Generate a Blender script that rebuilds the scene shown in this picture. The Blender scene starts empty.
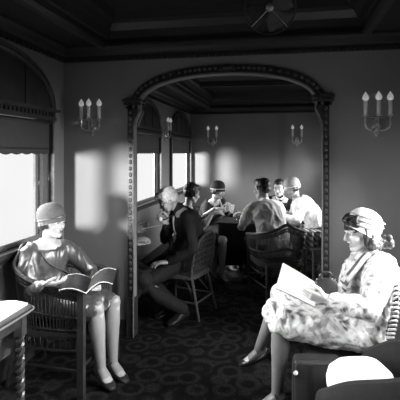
import bpy, bmesh, math, random
from mathutils import Vector, Matrix, noise
random.seed(7)
V = Vector
PI = math.pi
C = bpy.context.scene.collection
SC = bpy.context.scene

# ------------------------------------------------------------------ camera maths
H = 1.6; F = 442.0; CX = 200.0; CY = 153.0
T = math.radians(11.01); ST, CT = math.sin(T), math.cos(T)
def at(px, py, d):
    xc = (px-CX)/F*d; z = H-(py-CY)/F*d
    return V((xc*CT-d*ST, xc*ST+d*CT, z))
def proj(p):
    d = -p[0]*ST+p[1]*CT; xc = p[0]*CT+p[1]*ST
    return (round(CX+F*xc/d), round(CY+F*(H-p[2])/d), round(d, 2))

# ------------------------------------------------------------------ materials
def mat(name, g, rough=.6, var=.0, scale=20, bump=0, metal=0, spec=.3, sheen=0, detail=3):
    m = bpy.data.materials.new(name); m.use_nodes = True
    nt = m.node_tree; b = nt.nodes['Principled BSDF']
    b.inputs['Base Color'].default_value = (g, g, g, 1)
    b.inputs['Roughness'].default_value = rough
    b.inputs['Metallic'].default_value = metal
    b.inputs['Specular IOR Level'].default_value = spec
    if sheen: b.inputs['Sheen Weight'].default_value = sheen
    if var or bump:
        tc = nt.nodes.new('ShaderNodeTexCoord')
        n = nt.nodes.new('ShaderNodeTexNoise'); n.inputs['Scale'].default_value = scale; n.inputs['Detail'].default_value = detail
        nt.links.new(tc.outputs['Object'], n.inputs['Vector'])
        if var:
            r = nt.nodes.new('ShaderNodeMapRange')
            r.inputs['From Min'].default_value = .3; r.inputs['From Max'].default_value = .7
            r.inputs['To Min'].default_value = g*(1-var); r.inputs['To Max'].default_value = g*(1+var)
            nt.links.new(n.outputs['Fac'], r.inputs['Value']); nt.links.new(r.outputs['Result'], b.inputs['Base Color'])
        if bump:
            bp = nt.nodes.new('ShaderNodeBump'); bp.inputs['Strength'].default_value = bump; bp.inputs['Distance'].default_value = .01
            nt.links.new(n.outputs['Fac'], bp.inputs['Height']); nt.links.new(bp.outputs['Normal'], b.inputs['Normal'])
    return m

def ramp_mat(name, build, stops, rough=.7, spec=.2):
    """build(nt, coord) -> a value socket, mapped through a grey ramp"""
    m = bpy.data.materials.new(name); m.use_nodes = True
    nt = m.node_tree; b = nt.nodes['Principled BSDF']
    b.inputs['Roughness'].default_value = rough; b.inputs['Specular IOR Level'].default_value = spec
    tc = nt.nodes.new('ShaderNodeTexCoord')
    s = build(nt, tc.outputs['Object'])
    r = nt.nodes.new('ShaderNodeValToRGB')
    while len(r.color_ramp.elements) > 1: r.color_ramp.elements.remove(r.color_ramp.elements[-1])
    r.color_ramp.elements[0].position = stops[0][0]; r.color_ramp.elements[0].color = (stops[0][1],)*3+(1,)
    for p, g in stops[1:]:
        e = r.color_ramp.elements.new(p); e.color = (g, g, g, 1)
    nt.links.new(s, r.inputs['Fac']); nt.links.new(r.outputs['Color'], b.inputs['Base Color'])
    return m

M = {}
M['wall'] = mat('painted_panelling', .22, .42, .05, 3, spec=.35)
M['wood'] = mat('dark_wood', .022, .35, .35, 14, .15, spec=.5)
M['wood2'] = mat('moulding_wood', .035, .32, .3, 30, .3, spec=.5)
M['gilt'] = mat('worn_gilded_bead', .17, .3, .2, 60, spec=.6)
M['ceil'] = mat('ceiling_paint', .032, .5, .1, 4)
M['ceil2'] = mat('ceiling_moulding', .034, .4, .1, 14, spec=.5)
M['transom'] = mat('dark_leaded_transom', .03, .35, .25, 9, .1)
M['blind'] = mat('blind_cloth', .06, .9, .1, 40)
M['brass'] = mat('aged_brass', .6, .3, .2, 40, metal=1)
M['candle'] = mat('candle_sleeve', .8, .5, .08, 40)
M['frost'] = mat('frosted_bulb', .8, .25, spec=.5)
_b = M['frost'].node_tree.nodes['Principled BSDF']; _b.inputs['Emission Color'].default_value = (1, 1, 1, 1); _b.inputs['Emission Strength'].default_value = .22   # dimly burning bulbs
M['skin'] = mat('skin', .42, .5, .05, 12, spec=.35)
M['skin_pale'] = mat('powdered_skin', .40, .5, .04, 12, spec=.3)
M['stock'] = mat('silk_stocking', .26, .4, .05, 20, spec=.5)
M['stock_pale'] = mat('pale_silk_stocking', .20, .42, .05, 20, spec=.5)
M['skin_lit'] = mat('lit_skin', .66, .5, .04, 12, spec=.3)  # lighter skin copy, window light on face and hands put into the colour
M['bead'] = mat('carved_beading', .075, .3, .2, 60, spec=.5)
M['lips'] = mat('lips', .10, .4)
M['eye'] = mat('eye_white', .75, .2)
M['iris'] = mat('iris', .03, .2)
M['hair'] = mat('dark_hair', .022, .4, .5, 90, .5, spec=.5)
M['hair_mid'] = mat('brown_waved_hair', .05, .45, .5, 60, .6)
M['hair_white'] = mat('white_hair', .75, .6, .25, 70, .5)
M['satin'] = mat('grey_satin_dress', .07, .34, .12, 16, .25, spec=.7)
M['felt'] = mat('grey_felt', .10, .85, .15, 60, .1)
M['felt_pale'] = mat('pale_felt', .80, .8, .08, 30, .1)
M['felt_mid'] = mat('light_felt', .36, .8, .1, 30, .1)
M['black'] = mat('black_wool', .012, .85, .2, 60)
M['suit'] = mat('dark_suit_wool', .018, .8, .2, 80)
M['black_leather'] = mat('black_leather', .02, .35, .2, 30, .2, spec=.5)
M['fur'] = mat('black_fur', .01, .9, .5, 120, 1)
M['white'] = mat('white_cotton', .80, .8, .04, 20)
M['shirt'] = mat('light_linen_jacket', .80, .85, .06, 30, .5)
M['dress_pale'] = mat('pale_crepe_dress', .78, .7, .08, 30, .5)
M['paper'] = mat('white_paper', .86, .7)
M['print'] = mat('printed_page', .03, .35, .6, 26, spec=.5)
M['cloth_dark'] = mat('dark_table_baize', .018, .85, .3, 8)
M['case'] = mat('dark_leather_case', .02, .5, .3, 12, .2)
M['upholstery'] = mat('dark_plush', .013, .8, .2, 30, .2)
M['wicker'] = mat('brown_wicker', .10, .45, .45, 60, .4, spec=.5)
M['wicker_dark'] = mat('dark_wicker', .015, .45, .45, 60, .4, spec=.5)
M['wicker_pale'] = mat('pale_cane_wrap', .5, .5, .2, 60, .4)
M['steel'] = mat('fan_steel', .10, .4, metal=.5)
M['tie'] = mat('dark_tie', .03, .5)

def flower(nt, co):
    a = nt.nodes.new('ShaderNodeTexNoise'); a.inputs['Scale'].default_value = 11; a.inputs['Detail'].default_value = 3; a.inputs['Distortion'].default_value = 1.6
    nt.links.new(co, a.inputs['Vector'])
    v = nt.nodes.new('ShaderNodeTexVoronoi'); v.inputs['Scale'].default_value = 15
    nt.links.new(co, v.inputs['Vector'])
    mx = nt.nodes.new('ShaderNodeMath'); mx.operation = 'MULTIPLY_ADD'; mx.inputs[1].default_value = .35
    nt.links.new(v.outputs['Distance'], mx.inputs[0]); nt.links.new(a.outputs['Fac'], mx.inputs[2])
    return mx.outputs[0]
M['floral'] = ramp_mat('floral_voile', flower, [(.40, .10), (.50, .22), (.555, .50), (.62, .66), (.72, .76), (.80, .40)], .75)
M['floral_dense'] = ramp_mat('floral_skirt', flower, [(.42, .06), (.52, .14), (.60, .34), (.68, .50), (.80, .26)], .75)
def stripes(nt, co):
    w = nt.nodes.new('ShaderNodeTexWave'); w.inputs['Scale'].default_value = 9; w.inputs['Distortion'].default_value = .8
    w.bands_direction = 'DIAGONAL'
    nt.links.new(co, w.inputs['Vector']); return w.outputs['Fac']
M['stripe'] = ramp_mat('striped_silk', stripes, [(.3, .10), (.55, .34), (.8, .46)], .6)
M['scarf'] = ramp_mat('striped_scarf', stripes, [(.25, .12), (.5, .5), (.8, .7)], .6)
def carpet(nt, co):
    mp = nt.nodes.new('ShaderNodeMapping'); mp.inputs['Scale'].default_value = (5.6, 5.6, 1)
    nt.links.new(co, mp.inputs['Vector'])
    v = nt.nodes.new('ShaderNodeTexVoronoi'); v.inputs['Scale'].default_value = 1.0; v.inputs['Randomness'].default_value = .75
    nt.links.new(mp.outputs[0], v.inputs['Vector'])
    m1 = nt.nodes.new('ShaderNodeMath'); m1.operation = 'MULTIPLY'; m1.inputs[1].default_value = 16
    nt.links.new(v.outputs['Distance'], m1.inputs[0])
    m2 = nt.nodes.new('ShaderNodeMath'); m2.operation = 'SINE'; nt.links.new(m1.outputs[0], m2.inputs[0])
    n = nt.nodes.new('ShaderNodeTexNoise'); n.inputs['Scale'].default_value = 55; n.inputs['Detail'].default_value = 3
    nt.links.new(co, n.inputs['Vector'])
    m3 = nt.nodes.new('ShaderNodeMath'); m3.operation = 'MULTIPLY_ADD'; m3.inputs[1].default_value = .22
    nt.links.new(m2.outputs[0], m3.inputs[0]); nt.links.new(n.outputs['Fac'], m3.inputs[2])
    return m3.outputs[0]
M['carpet'] = ramp_mat('figured_carpet', carpet, [(.3, .007), (.5, .011), (.66, .020), (.8, .028)], .95, .05)

gm = bpy.data.materials.new('window_glass'); gm.use_nodes = True
nt = gm.node_tree; nt.nodes.clear()
o_ = nt.nodes.new('ShaderNodeOutputMaterial'); tr = nt.nodes.new('ShaderNodeBsdfTransparent'); gl = nt.nodes.new('ShaderNodeBsdfGlossy')
gl.inputs['Roughness'].default_value = .05; mx = nt.nodes.new('ShaderNodeMixShader'); mx.inputs[0].default_value = .06
tr.inputs['Color'].default_value = (.96, .96, .96, 1)
nt.links.new(tr.outputs[0], mx.inputs[1]); nt.links.new(gl.outputs[0], mx.inputs[2]); nt.links.new(mx.outputs[0], o_.inputs[0])
M['glass'] = gm
tg = gm.copy(); tg.name = 'tumbler_glass'; tg.node_tree.nodes['Mix Shader'].inputs[0].default_value = .25; M['tumbler'] = tg

# ------------------------------------------------------------------ geometry collector
class G:
    def __init__(s): s.v = []; s.f = []
    def add(s, vs, fs):
        b = len(s.v); s.v += [V(p) for p in vs]; s.f += [tuple(b+i for i in f) for f in fs]; return s
    def box(s, lo, hi, Mx=None):
        x0, y0, z0 = lo; x1, y1, z1 = hi
        vs = [V(p) for p in ((x0,y0,z0),(x1,y0,z0),(x1,y1,z0),(x0,y1,z0),(x0,y0,z1),(x1,y0,z1),(x1,y1,z1),(x0,y1,z1))]
        if Mx: vs = [Mx@p for p in vs]
        return s.add(vs, [(0,3,2,1),(4,5,6,7),(0,1,5,4),(1,2,6,5),(2,3,7,6),(3,0,4,7)])
    def loft(s, rings, closed=False):
        n = len(rings[0]); vs = [p for r in rings for p in r]; fs = []
        R = len(rings)
        for i in range(R if closed else R-1):
            a = i*n; b = ((i+1) % R)*n
            for j in range(n):
                k = (j+1) % n; fs.append((a+j, a+k, b+k, b+j))
        if not closed: fs += [tuple(range(n))[::-1], tuple((R-1)*n+j for j in range(n))]
        return s.add(vs, fs)
    def ell(s, c, r, R=None, n=16, m=10):
        c = V(c); r = (r,)*3 if not hasattr(r, '__len__') else r; rings = []
        for i in range(1, m):
            a = PI*i/m
            rings.append([V((r[0]*math.sin(a)*math.cos(2*PI*j/n), r[1]*math.sin(a)*math.sin(2*PI*j/n), -r[2]*math.cos(a))) for j in range(n)])
        vs = [p for q in rings for p in q]+[V((0,0,-r[2])), V((0,0,r[2]))]
        if R: vs = [R@p for p in vs]
        vs = [p+c for p in vs]; fs = []
        for i in range(m-2):
            for j in range(n):
                k = (j+1) % n; fs.append((i*n+j, i*n+k, (i+1)*n+k, (i+1)*n+j))
        L = len(vs)
        for j in range(n):
            k = (j+1) % n; fs.append((L-2, k, j)); fs.append((L-1, (m-2)*n+j, (m-2)*n+k))
        return s.add(vs, fs)
    def tube(s, path, rad, n=8, cap=True, flat=None, closed=False):
        P = [V(p) for p in path]; N = len(P)
        rad = [rad]*N if not hasattr(rad, '__len__') else list(rad)
        tn = []
        for i in range(N):
            a = P[(i-1) % N] if (closed or i > 0) else P[i]; b = P[(i+1) % N] if (closed or i < N-1) else P[i]
            t = (b-a); tn.append(t.normalized() if t.length > 1e-9 else V((0,0,1)))
        up = V((0,0,1)) if abs(tn[0].z) < .9 else V((1,0,0))
        if flat is not None: up = V(flat)
        u = (up-tn[0]*up.dot(tn[0])).normalized(); rings = []
        def ring(c, u, w, r, sc=1): return [c+(u*math.cos(2*PI*j/n)+w*math.sin(2*PI*j/n))*r for j in range(n)]
        fr = []
        for i in range(N):
            u = (u-tn[i]*u.dot(tn[i])); u = u.normalized() if u.length > 1e-6 else tn[i].orthogonal().normalized()
            w = tn[i].cross(u); fr.append((u, w))
        if cap and not closed:
            for a in (75, 50, 25):
                a = math.radians(a); rings.append(ring(P[0]-tn[0]*rad[0]*math.sin(a), *fr[0], rad[0]*math.cos(a)))
        for i in range(N): rings.append(ring(P[i], *fr[i], rad[i]))
        if cap and not closed:
            for a in (25, 50, 75):
                a = math.radians(a); rings.append(ring(P[-1]+tn[-1]*rad[-1]*math.sin(a), *fr[-1], rad[-1]*math.cos(a)))
        return s.loft(rings, closed)
    def lathe(s, c, prof, n=20, axis=None, arc=2*PI):
        c = V(c); R = Matrix.Identity(3) if axis is None else V((0,0,1)).rotation_difference(V(axis)).to_matrix()
        return s.loft([[c+R@V((r*math.cos(2*PI*j/n), r*math.sin(2*PI*j/n), z)) for j in range(n)] for r, z in prof])
    def prism(s, outer, d):   # extrude polygon (list of points) by vector d
        n = len(outer); o = [V(p) for p in outer]; d = V(d)
        return s.add(o+[p+d for p in o], [tuple(range(n))[::-1], tuple(range(n, 2*n))]+[(j, (j+1) % n, n+(j+1) % n, n+j) for j in range(n)])
    def mesh(s, name):
        me = bpy.data.meshes.new(name); me.from_pydata([tuple(p) for p in s.v], [], s.f); me.update()
        bm = bmesh.new(); bm.from_mesh(me); bmesh.ops.recalc_face_normals(bm, faces=bm.faces); bm.to_mesh(me); bm.free()
        return me

def ering(c, ax, ay, rx, ry, n=24, p=2.0):
    out = []
    for j in range(n):
        a = 2*PI*j/n; ca, sa = math.cos(a), math.sin(a)
        x = math.copysign(abs(ca)**(2/p), ca); y = math.copysign(abs(sa)**(2/p), sa)
        out.append(V(c)+V(ax)*rx*x+V(ay)*ry*y)
    return out
def catmull(pts, k=6, closed=False):
    P = [V(p) for p in pts]; out = []; N = len(P)
    for i in range(N if closed else N-1):
        p1, p2 = P[i], P[(i+1) % N]
        p0 = P[i-1] if (i > 0 or closed) else p1*2-p2
        p3 = P[(i+2) % N] if (i+2 < N or closed) else p2*2-p1
        for q in range(k):
            t = q/k
            out.append(.5*((2*p1)+(p2-p0)*t+(2*p0-5*p1+4*p2-p3)*t*t+(3*p1-p0-3*p2+p3)*t**3))
    if not closed: out.append(P[-1])
    return out

def obj(name, g, m, parent=None, smooth=True, loc=None, ang=35):
    me = g if isinstance(g, bpy.types.Mesh) else g.mesh(name)
    me.materials.clear(); me.materials.append(M[m] if isinstance(m, str) else m)
    o = bpy.data.objects.new(name, me); C.objects.link(o)
    if smooth:
        for p in me.polygons: p.use_smooth = True
        try: me.set_sharp_from_angle(angle=math.radians(ang))
        except Exception: pass
    if parent: o.parent = parent
    if loc: o.location = loc
    return o
def blob(name, g, m, parent, voxel=.008, smooth=5, fold=None, extra=None):
    t = bpy.data.objects.new('t', g.mesh('t')); C.objects.link(t)
    r = t.modifiers.new('r', 'REMESH'); r.mode = 'VOXEL'; r.voxel_size = voxel; r.use_smooth_shade = True
    s = t.modifiers.new('s', 'SMOOTH'); s.factor = .5; s.iterations = smooth
    dg = bpy.context.evaluated_depsgraph_get(); dg.update()
    me = bpy.data.meshes.new_from_object(t.evaluated_get(dg)); me.name = name
    bpy.data.objects.remove(t)
    if fold:
        amp, sc, an = fold; ns = [v.normal.copy() for v in me.vertices]
        for v, n in zip(me.vertices, ns):
            q = V((v.co.x*an[0], v.co.y*an[1], v.co.z*an[2]))*sc
            w_ = V((noise.noise(q*.7), noise.noise(q*.7+V((9, 2, 5))), noise.noise(q*.7+V((4, 8, 1)))))*.6
            a = noise.noise(q+w_+V((3.1, 7.7, 1.3))); b_ = noise.noise(q*2.2+w_*2+V((1.7, .3, 5.1)))
            v.co += n*amp*((.45-min(1, abs(a)*3.2))*.9+(.4-min(1, abs(b_)*3))*.38)
    if extra:
        bm = bmesh.new(); bm.from_mesh(me); bm.from_mesh(extra.mesh('x')); bm.to_mesh(me); bm.free()
    return obj(name, me, m, parent, ang=80)
def tag(o, label=None, cat=None, group=None, kind=None):
    if label: o['label'] = label
    if cat: o['category'] = cat
    if group: o['group'] = group
    if kind: o['kind'] = kind
    return o
def empty(name, loc, rz=0, label=None, cat=None, group=None, kind=None):
    o = bpy.data.objects.new(name, None); C.objects.link(o); o.location = loc; o.rotation_euler = (0, 0, rz)
    o.empty_display_size = .1
    return tag(o, label, cat, group, kind)
def struct(name, g, m, parent=None, smooth=False):
    o = obj(name, g, m, parent, smooth)
    if parent is None: o['kind'] = 'structure'
    return o
def copy_tree(o, parent=None):
    c = o.copy(); C.objects.link(c)
    if parent: c.parent = parent
    for ch in list(o.children): copy_tree(ch, c)
    return c

# ================================================================== THE ROOM
XL, XR = -1.967, 1.01; XM = (XL+XR)/2
Y0, YP, PT, YF = -1.6, 3.68, .06, 9.1
ZC = 2.54; ZR = 2.80; SX = .40       # soffit height, raised ceiling, soffit width
ZS, ZB, ZH = .90, 1.60, 1.87         # window sill, blind edge, head
WT = .04
struct('floor', G().box((XL-.1, Y0-.1, -.1), (XR+.1, YF+.1, 0)), 'carpet')
WIN_L = [(.40, 1.90), (1.96, 3.42), (5.22, 6.70), (7.40, 8.92)]
WIN_R = [(-1.1, .34), (.40, 1.90), (1.96, 3.42), (5.22, 6.70), (7.40, 8.92)]
def side_wall(name, x0, x1, wins):
    g = G(); g.box((x0, Y0, 0), (x1, YF, ZS)); g.box((x0, Y0, ZH), (x1, YF, ZR+.1))
    y = Y0
    for a, b in wins:
        g.box((x0, y, ZS), (x1, a, ZH)); y = b
    g.box((x0, y, ZS), (x1, YF, ZH))
    struct(name, g, 'wall')
side_wall('wall_left', XL-WT, XL, WIN_L)
side_wall('wall_right', XR, XR+WT, WIN_R)
struct('wall_back', G().box((XL, Y0-.1, 0), (XR, Y0, ZR)), 'wall')
g = G().box((XL-.05, YF, 0), (XR+.05, YF+.1, ZR+.1))
struct('wall_far', g, 'wall')
struct('trim_1', G().box((-.100, YF-.012, .1), (-.075, YF, 2.38)), 'wall')   # narrow seam strip on the far wall

# partition with the basket-handle arch, its opening centred on the car
OL, OR_, OZ = -1.300, .285, 0
def arch_pts(x0, x1, zs, zp, n=22, p=2.3):
    cx = (x0+x1)/2; hw = (x1-x0)/2
    out = []
    for i in range(n+1):
        a = PI*(1-i/n); ca, sa = math.cos(a), math.sin(a)
        out.append((cx+hw*math.copysign(abs(ca)**(2/p), ca), zs+(zp-zs)*abs(sa)**(2/p)))
    return out
AP = arch_pts(OL+.05, OR_-.05, 2.02, 2.262, 28, 2.15)
outline = [(OL, 0), (OL, 1.84), (OL+.018, 1.90), (OL+.049, 1.95), (OL+.0495, 2.0)] + AP[1:-1] + [(OR_-.0495, 2.0), (OR_-.049, 1.95), (OR_-.018, 1.90), (OR_, 1.84), (OR_, 0)]
g = G()
g.box((XL, YP, 0), (OL, YP+PT, ZR+.1)); g.box((OR_, YP, 0), (XR, YP+PT, ZR+.1))
for i in range(1, len(outline)-2):
    (xa, za), (xb, zb) = outline[i], outline[i+1]
    if abs(xb-xa) < 1e-4: continue
    if xb < xa:
        xa, xb, za, zb = xb, xa, zb, za
        continue
    g.add([(xa, YP, za), (xb, YP, zb), (xb, YP, ZR+.1), (xa, YP, ZR+.1), (xa, YP+PT, za), (xb, YP+PT, zb), (xb, YP+PT, ZR+.1), (xa, YP+PT, ZR+.1)],
          [(0,1,2,3), (7,6,5,4), (0,4,5,1), (3,2,6,7), (0,3,7,4), (1,5,6,2)])
struct('wall_partition', g, 'wall')

# arch casing: a flat band, a bright inner bead and a beaded outer edge, both faces of the partition
def off(pts, d):
    out = []
    for i, (x, z) in enumerate(pts):
        a = pts[max(i-1, 0)]; b = pts[min(i+1, len(pts)-1)]
        tx, tz = b[0]-a[0], b[1]-a[1]; l = math.hypot(tx, tz) or 1
        out.append((x-tz/l*d, z+tx/l*d))
    return out
arch_full = [(OL, 0), (OL, .6), (OL, 1.2), (OL, 1.84)]+outline[2:-2]+[(OR_, 1.84), (OR_, 1.2), (OR_, .6), (OR_, 0)]
def band(pts, d0, d1, y0, y1):
    A = off(pts, d0); B = off(pts, d1)
    rings = [[V((a[0], y0, a[1])), V((b[0], y0, b[1])), V((b[0], y1, b[1])), V((a[0], y1, a[1]))] for a, b in zip(A, B)]
    return G().loft(rings)
top_only = [(OL+.05, 1.98)]+AP[1:-1]+[(OR_-.05, 1.98)]
cas = empty('trim_2', (0, 0, 0), kind='structure')
for (ya, yb, s) in ((YP-.02, YP, -1), (YP+PT, YP+PT+.015, 1)):
    g = band(top_only, .0, .075, ya, yb)
    for x0, x1 in ((OL-.055, OL), (OR_, OR_+.055)):
        g.box((x0, ya, 0), (x1, yb, 2.04))
    obj('casing', g, 'wood', cas, False)
    yy = ya if s < 0 else yb
    g = G()
    P = off(top_only, .006); g.tube([(x, yy, z) for x, z in P], .009, 8)
    obj('arch_bead', g, 'gilt', cas)
    g = G()
    for x in (OL-.028, OR_+.028):
        z = .42
        while z < 1.98:
            g.ell((x, yy, z), (.016, .01, .02), n=8, m=6); z += .055
    P = off(top_only, .052); L = 0
    for i in range(len(P)-1):
        a = V((P[i][0], yy, P[i][1])); b = V((P[i+1][0], yy, P[i+1][1])); n = max(1, round((b-a).length/.05))
        for k in range(n): g.ell(a.lerp(b, (k+.5)/n), (.015, .009, .015), n=8, m=6)
    obj('beading', g, 'bead', cas)
    g = G()      # capital blocks, corbels and the little crest at the crown
    for x0, x1, sx in ((OL-.075, OL+.055, 1), (OR_-.055, OR_+.075, -1)):
        for q, (zz, e) in enumerate(((1.985, 0), (2.015, .012), (2.045, .022))):
            g.box((x0-e, (ya if s < 0 else YP+PT)-e*(s < 0), zz), (x1+e, (YP if s < 0 else yb)+e*(s > 0), zz+.022))
        xc = OL if sx > 0 else OR_
        g.prism([(xc, yy-.012*(s < 0), 1.83), (xc+sx*.02, yy-.012*(s < 0), 1.90), (xc+sx*.05, yy-.012*(s < 0), 1.96), (xc+sx*.05, yy-.012*(s < 0), 1.985), (xc, yy-.012*(s < 0), 1.985)], (0, .05, 0))
    g.ell((XM, yy, 2.315), (.05, .02, .028)); g.ell((XM-.05, yy, 2.30), (.025, .014, .016)); g.ell((XM+.05, yy, 2.30), (.025, .014, .016))
    obj('capital', g, 'wood2', cas)
g = G()
for x in (OL, OR_):
    g.tube([(x, YP-.03, .0), (x, YP-.03, .34), (x, YP-.021, .36), (x, YP-.021, 1.86)], .007, 8)
obj('jamb_edge', g, 'gilt', cas, False)
g = G()
for x0, x1 in ((OL-.062, OL+.004), (OR_-.004, OR_+.062)): g.box((x0, YP-.028, 0), (x1, YP+PT+.022, .34))
obj('plinth', g, 'wood2', cas, False)

# baseboards
n = 0
struct('baseboard_left', G().box((XL, Y0, 0), (XL+.02, YP, .14)).box((XL, YP+PT, 0), (XL+.02, YF, .14)), 'wood')
struct('baseboard_right', G().box((XR-.02, Y0, 0), (XR, YP, .14)).box((XR-.02, YP+PT, 0), (XR, YF, .14)), 'wood')
struct('baseboard_partition', G().box((XL, YP-.02, 0), (OL-.07, YP, .14)).box((OR_+.07, YP-.02, 0), (XR, YP, .14)), 'wood')
struct('baseboard_far', G().box((XL, YF-.02, 0), (XR, YF, .14)), 'wood')

# ceiling: side soffits, raised middle, stepped mouldings
g = G()
for a, b in ((Y0, YP), (YP+PT, YF)):
    g.box((XL, a, ZC), (XL+SX, b, ZR+.1)); g.box((XR-SX, a, ZC), (XR, b, ZR+.1)); g.box((XL, a, ZR), (XR, b, ZR+.1))
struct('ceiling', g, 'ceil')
def moulding(path, prof, m, name, closed=True, inward=1):
    """mitred moulding round a rectangle (x0,y0,x1,y1); prof = (out, z) pairs"""
    x0, y0, x1, y1 = path; rings = []
    for cx, cy, dx, dy in ((x0, y0, 1, 1), (x1, y0, -1, 1), (x1, y1, -1, -1), (x0, y1, 1, -1)):
        rings.append([V((cx+dx*o, cy+dy*o, z)) for o, z in prof])
    return G().loft(rings, True)
tn = 3
for a, b in ((Y0, YP), (YP+PT, YF)):
    g = moulding((XL, a, XR, b), [(0, 2.41), (.018, 2.41), (.022, 2.43), (.02, 2.455), (.045, 2.47), (.055, 2.50), (.085, 2.52), (.085, ZC), (0, ZC)], 'wood2', '')
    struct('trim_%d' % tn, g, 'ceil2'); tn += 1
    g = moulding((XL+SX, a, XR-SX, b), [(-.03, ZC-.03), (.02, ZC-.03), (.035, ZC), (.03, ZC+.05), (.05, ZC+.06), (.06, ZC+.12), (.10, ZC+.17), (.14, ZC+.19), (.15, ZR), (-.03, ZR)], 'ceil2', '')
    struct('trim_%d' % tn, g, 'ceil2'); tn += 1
    g = G(); x = XL+.04      # bead course under the cornice
    while x < XR:
        for y in ((b-.028,) if a == Y0 else (a+.028, b-.028)): g.box((x, y-.012, 2.405), (x+.03, y+.012, 2.425))
        x += .06
    y = max(a, 0)+.05
    while y < b:
        for xx in (XL+.028, XR-.028): g.box((xx-.012, y, 2.405), (xx+.012, y+.03, 2.425))
        y += .06
    struct('trim_%d' % tn, g, 'wood2'); tn += 1
g = G()      # cross ribs of the raised ceiling
for y in (.5, 2.1, 5.6, 7.4):
    g.box((XL+SX+.02, y-.06, ZR-.05), (XR-SX-.02, y+.06, ZR)); g.box((XL+SX+.02, y-.035, ZR-.08), (XR-SX-.02, y+.035, ZR))
struct('trim_%d' % tn, g, 'ceil2'); tn += 1

# ------------------------------------------------------------------ windows
def window(i, side, a, b, full=True):
    xw = XL if side < 0 else XR; s = 1 if side < 0 else -1     # s: towards the room
    w = empty('window_%d' % i, (xw, (a+b)/2, 0), kind='structure')
    cy = (a+b)/2; hw = (b-a)/2
    def X(u): return s*u
    def bx(g, u0, u1, y0, y1, z0, z1):
        lo, hi = sorted((X(u0), X(u1))); g.box((lo, y0, z0), (hi, y1, z1))
    fr = G()      # pilasters and head
    for e in (-1, 1):
        ya, yb = sorted((e*hw, e*(hw+.045))); bx(fr, 0, .035, ya, yb, ZS-.02, ZH+.02)
    bx(fr, -.03, .04, -hw-.06, hw+.06, ZH, ZH+.03); bx(fr, 0, .06, -hw-.09, hw+.09, ZH+.075, ZH+.10)
    bx(fr, 0, .03, -hw-.06, hw+.06, ZH+.03, ZH+.075)
    obj('window_frame', fr, 'wood2', w, False)
    d = G(); y = -hw-.05
    while y < hw+.04:
        bx(d, .028, .048, y, y+.028, ZH+.036, ZH+.068); y += .05
    obj('head_dentils', d, 'wood', w, False)
    rp = G()      # rounded rope beads beside the opening
    for e in (-1, 1):
        yy = e*(hw+.012); P = [(X(.04), yy, ZS+.02+k*.02) for k in range(int((ZH-ZS-.04)/.02)+1)]
        rp.tube(P, [.010+.0025*(k % 2) for k in range(len(P))], 8)
    obj('rope_bead', rp, 'gilt', w)
    sh = G()
    for e in (-1, 1):
        ya, yb = sorted((e*(hw-.06), e*hw)); bx(sh, -.035, -.012, ya, yb, ZS, ZH)
        ya, yb = sorted((e*(hw-.125), e*(hw-.07))); bx(sh, -.035, -.008, ya, yb, ZS, ZH)
        ya, yb = sorted((e*(hw-.175), e*(hw-.135))); bx(sh, -.035, -.016, ya, yb, ZS, ZH)
        ya, yb = sorted((e*(hw-.14), e*(hw-.055))); bx(sh, -.035, -.028, ya, yb, ZS, ZH)
    bx(sh, -.035, -.012, -hw, hw, ZS, ZS+.04)
    obj('sash', sh, 'gilt' if side < 0 else 'wood2', w, False)
    obj('window_pane', G().add([(X(-.024), -hw, ZS), (X(-.024), hw, ZS), (X(-.024), hw, ZH), (X(-.024), -hw, ZH)], [(0,1,2,3)]), 'glass', w, False)
    sl = G(); bx(sl, -.01, .075, -hw-.09, hw+.09, ZS-.035, ZS); bx(sl, 0, .05, -hw-.07, hw+.07, ZS-.07, ZS-.035)
    obj('window_sill', sl, 'wood', w, False)
    ar = G(); pts = arch_pts(-hw-.02, hw+.02, ZH+.10, 2.345, 24, 2.1)      # arched transom above
    ar.prism([(X(.006), y, z) for y, z in pts], (X(.008), 0, 0)); obj('transom_panel', ar, 'transom', w, False)
    am = G(); am.tube([(X(.018), y, z) for y, z in pts], .022, 8); am.tube([(X(.03), y, z) for y, z in off(pts, .03)], .012, 8)
    obj('arch_moulding', am, 'wood2', w)
    ml = G()
    for k in (-.5, 0, .5):
        yk = k*hw; zt = ZH+.10+(2.345-ZH-.10)*(1-abs(k)**2.1)**(1/2.1)-.01
        bx(ml, .012, .022, yk-.006, yk+.006, ZH+.10, zt)
    obj('transom_bars', ml, 'wood', w, False)
    return w
i = 1
for a, b in WIN_L: window(i, -1, a, b); i += 1
for a, b in WIN_R: window(i, 1, a, b); i += 1

def blind(side, a, b, label):
    xw = XL if side < 0 else XR; s = 1 if side < 0 else -1; cy = (a+b)/2; hw = (b-a)/2-.006
    r = empty('roller_blind', (xw+s*.004, cy, ZH), label=label, cat='window blind', group='roller blinds pulled a third of the way down')
    N = 44; vs = []; fs = []
    for k in range(N+1):
        y = -hw+2*hw*k/N; zz = ZB-ZH-.012*abs(math.sin(k*PI/4))
        for dx in (0, .004): vs += [(s*dx, y, -.004), (s*dx, y, zz)]
    for k in range(N):
        q = k*4; p = q+4
        fs += [(q, q+1, p+1, p), (q+2, p+2, p+3, q+3), (q+1, q+3, p+3, p+1), (q, p, p+2, q+2)]
    obj('blind_cloth', G().add(vs, fs), 'blind', r, False)
    obj('roller', G().tube([(s*.018, -hw, -.018), (s*.018, hw, -.018)], .012, 10), 'wood', r)
    obj('hem_bar', G().box((min(s*.004, s*.010), -hw, ZB-ZH+.03), (max(s*.004, s*.010), hw, ZB-ZH+.042)), 'wood', r, False)
blind(-1, 1.98, 3.42, 'dark roller blind on the near left window beside the cloche-hatted woman')
blind(-1, 5.22, 6.70, 'dark roller blind on the first window beyond the arch')
blind(-1, 7.40, 8.92, 'dark roller blind on the farthest left window by the end wall')
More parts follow.
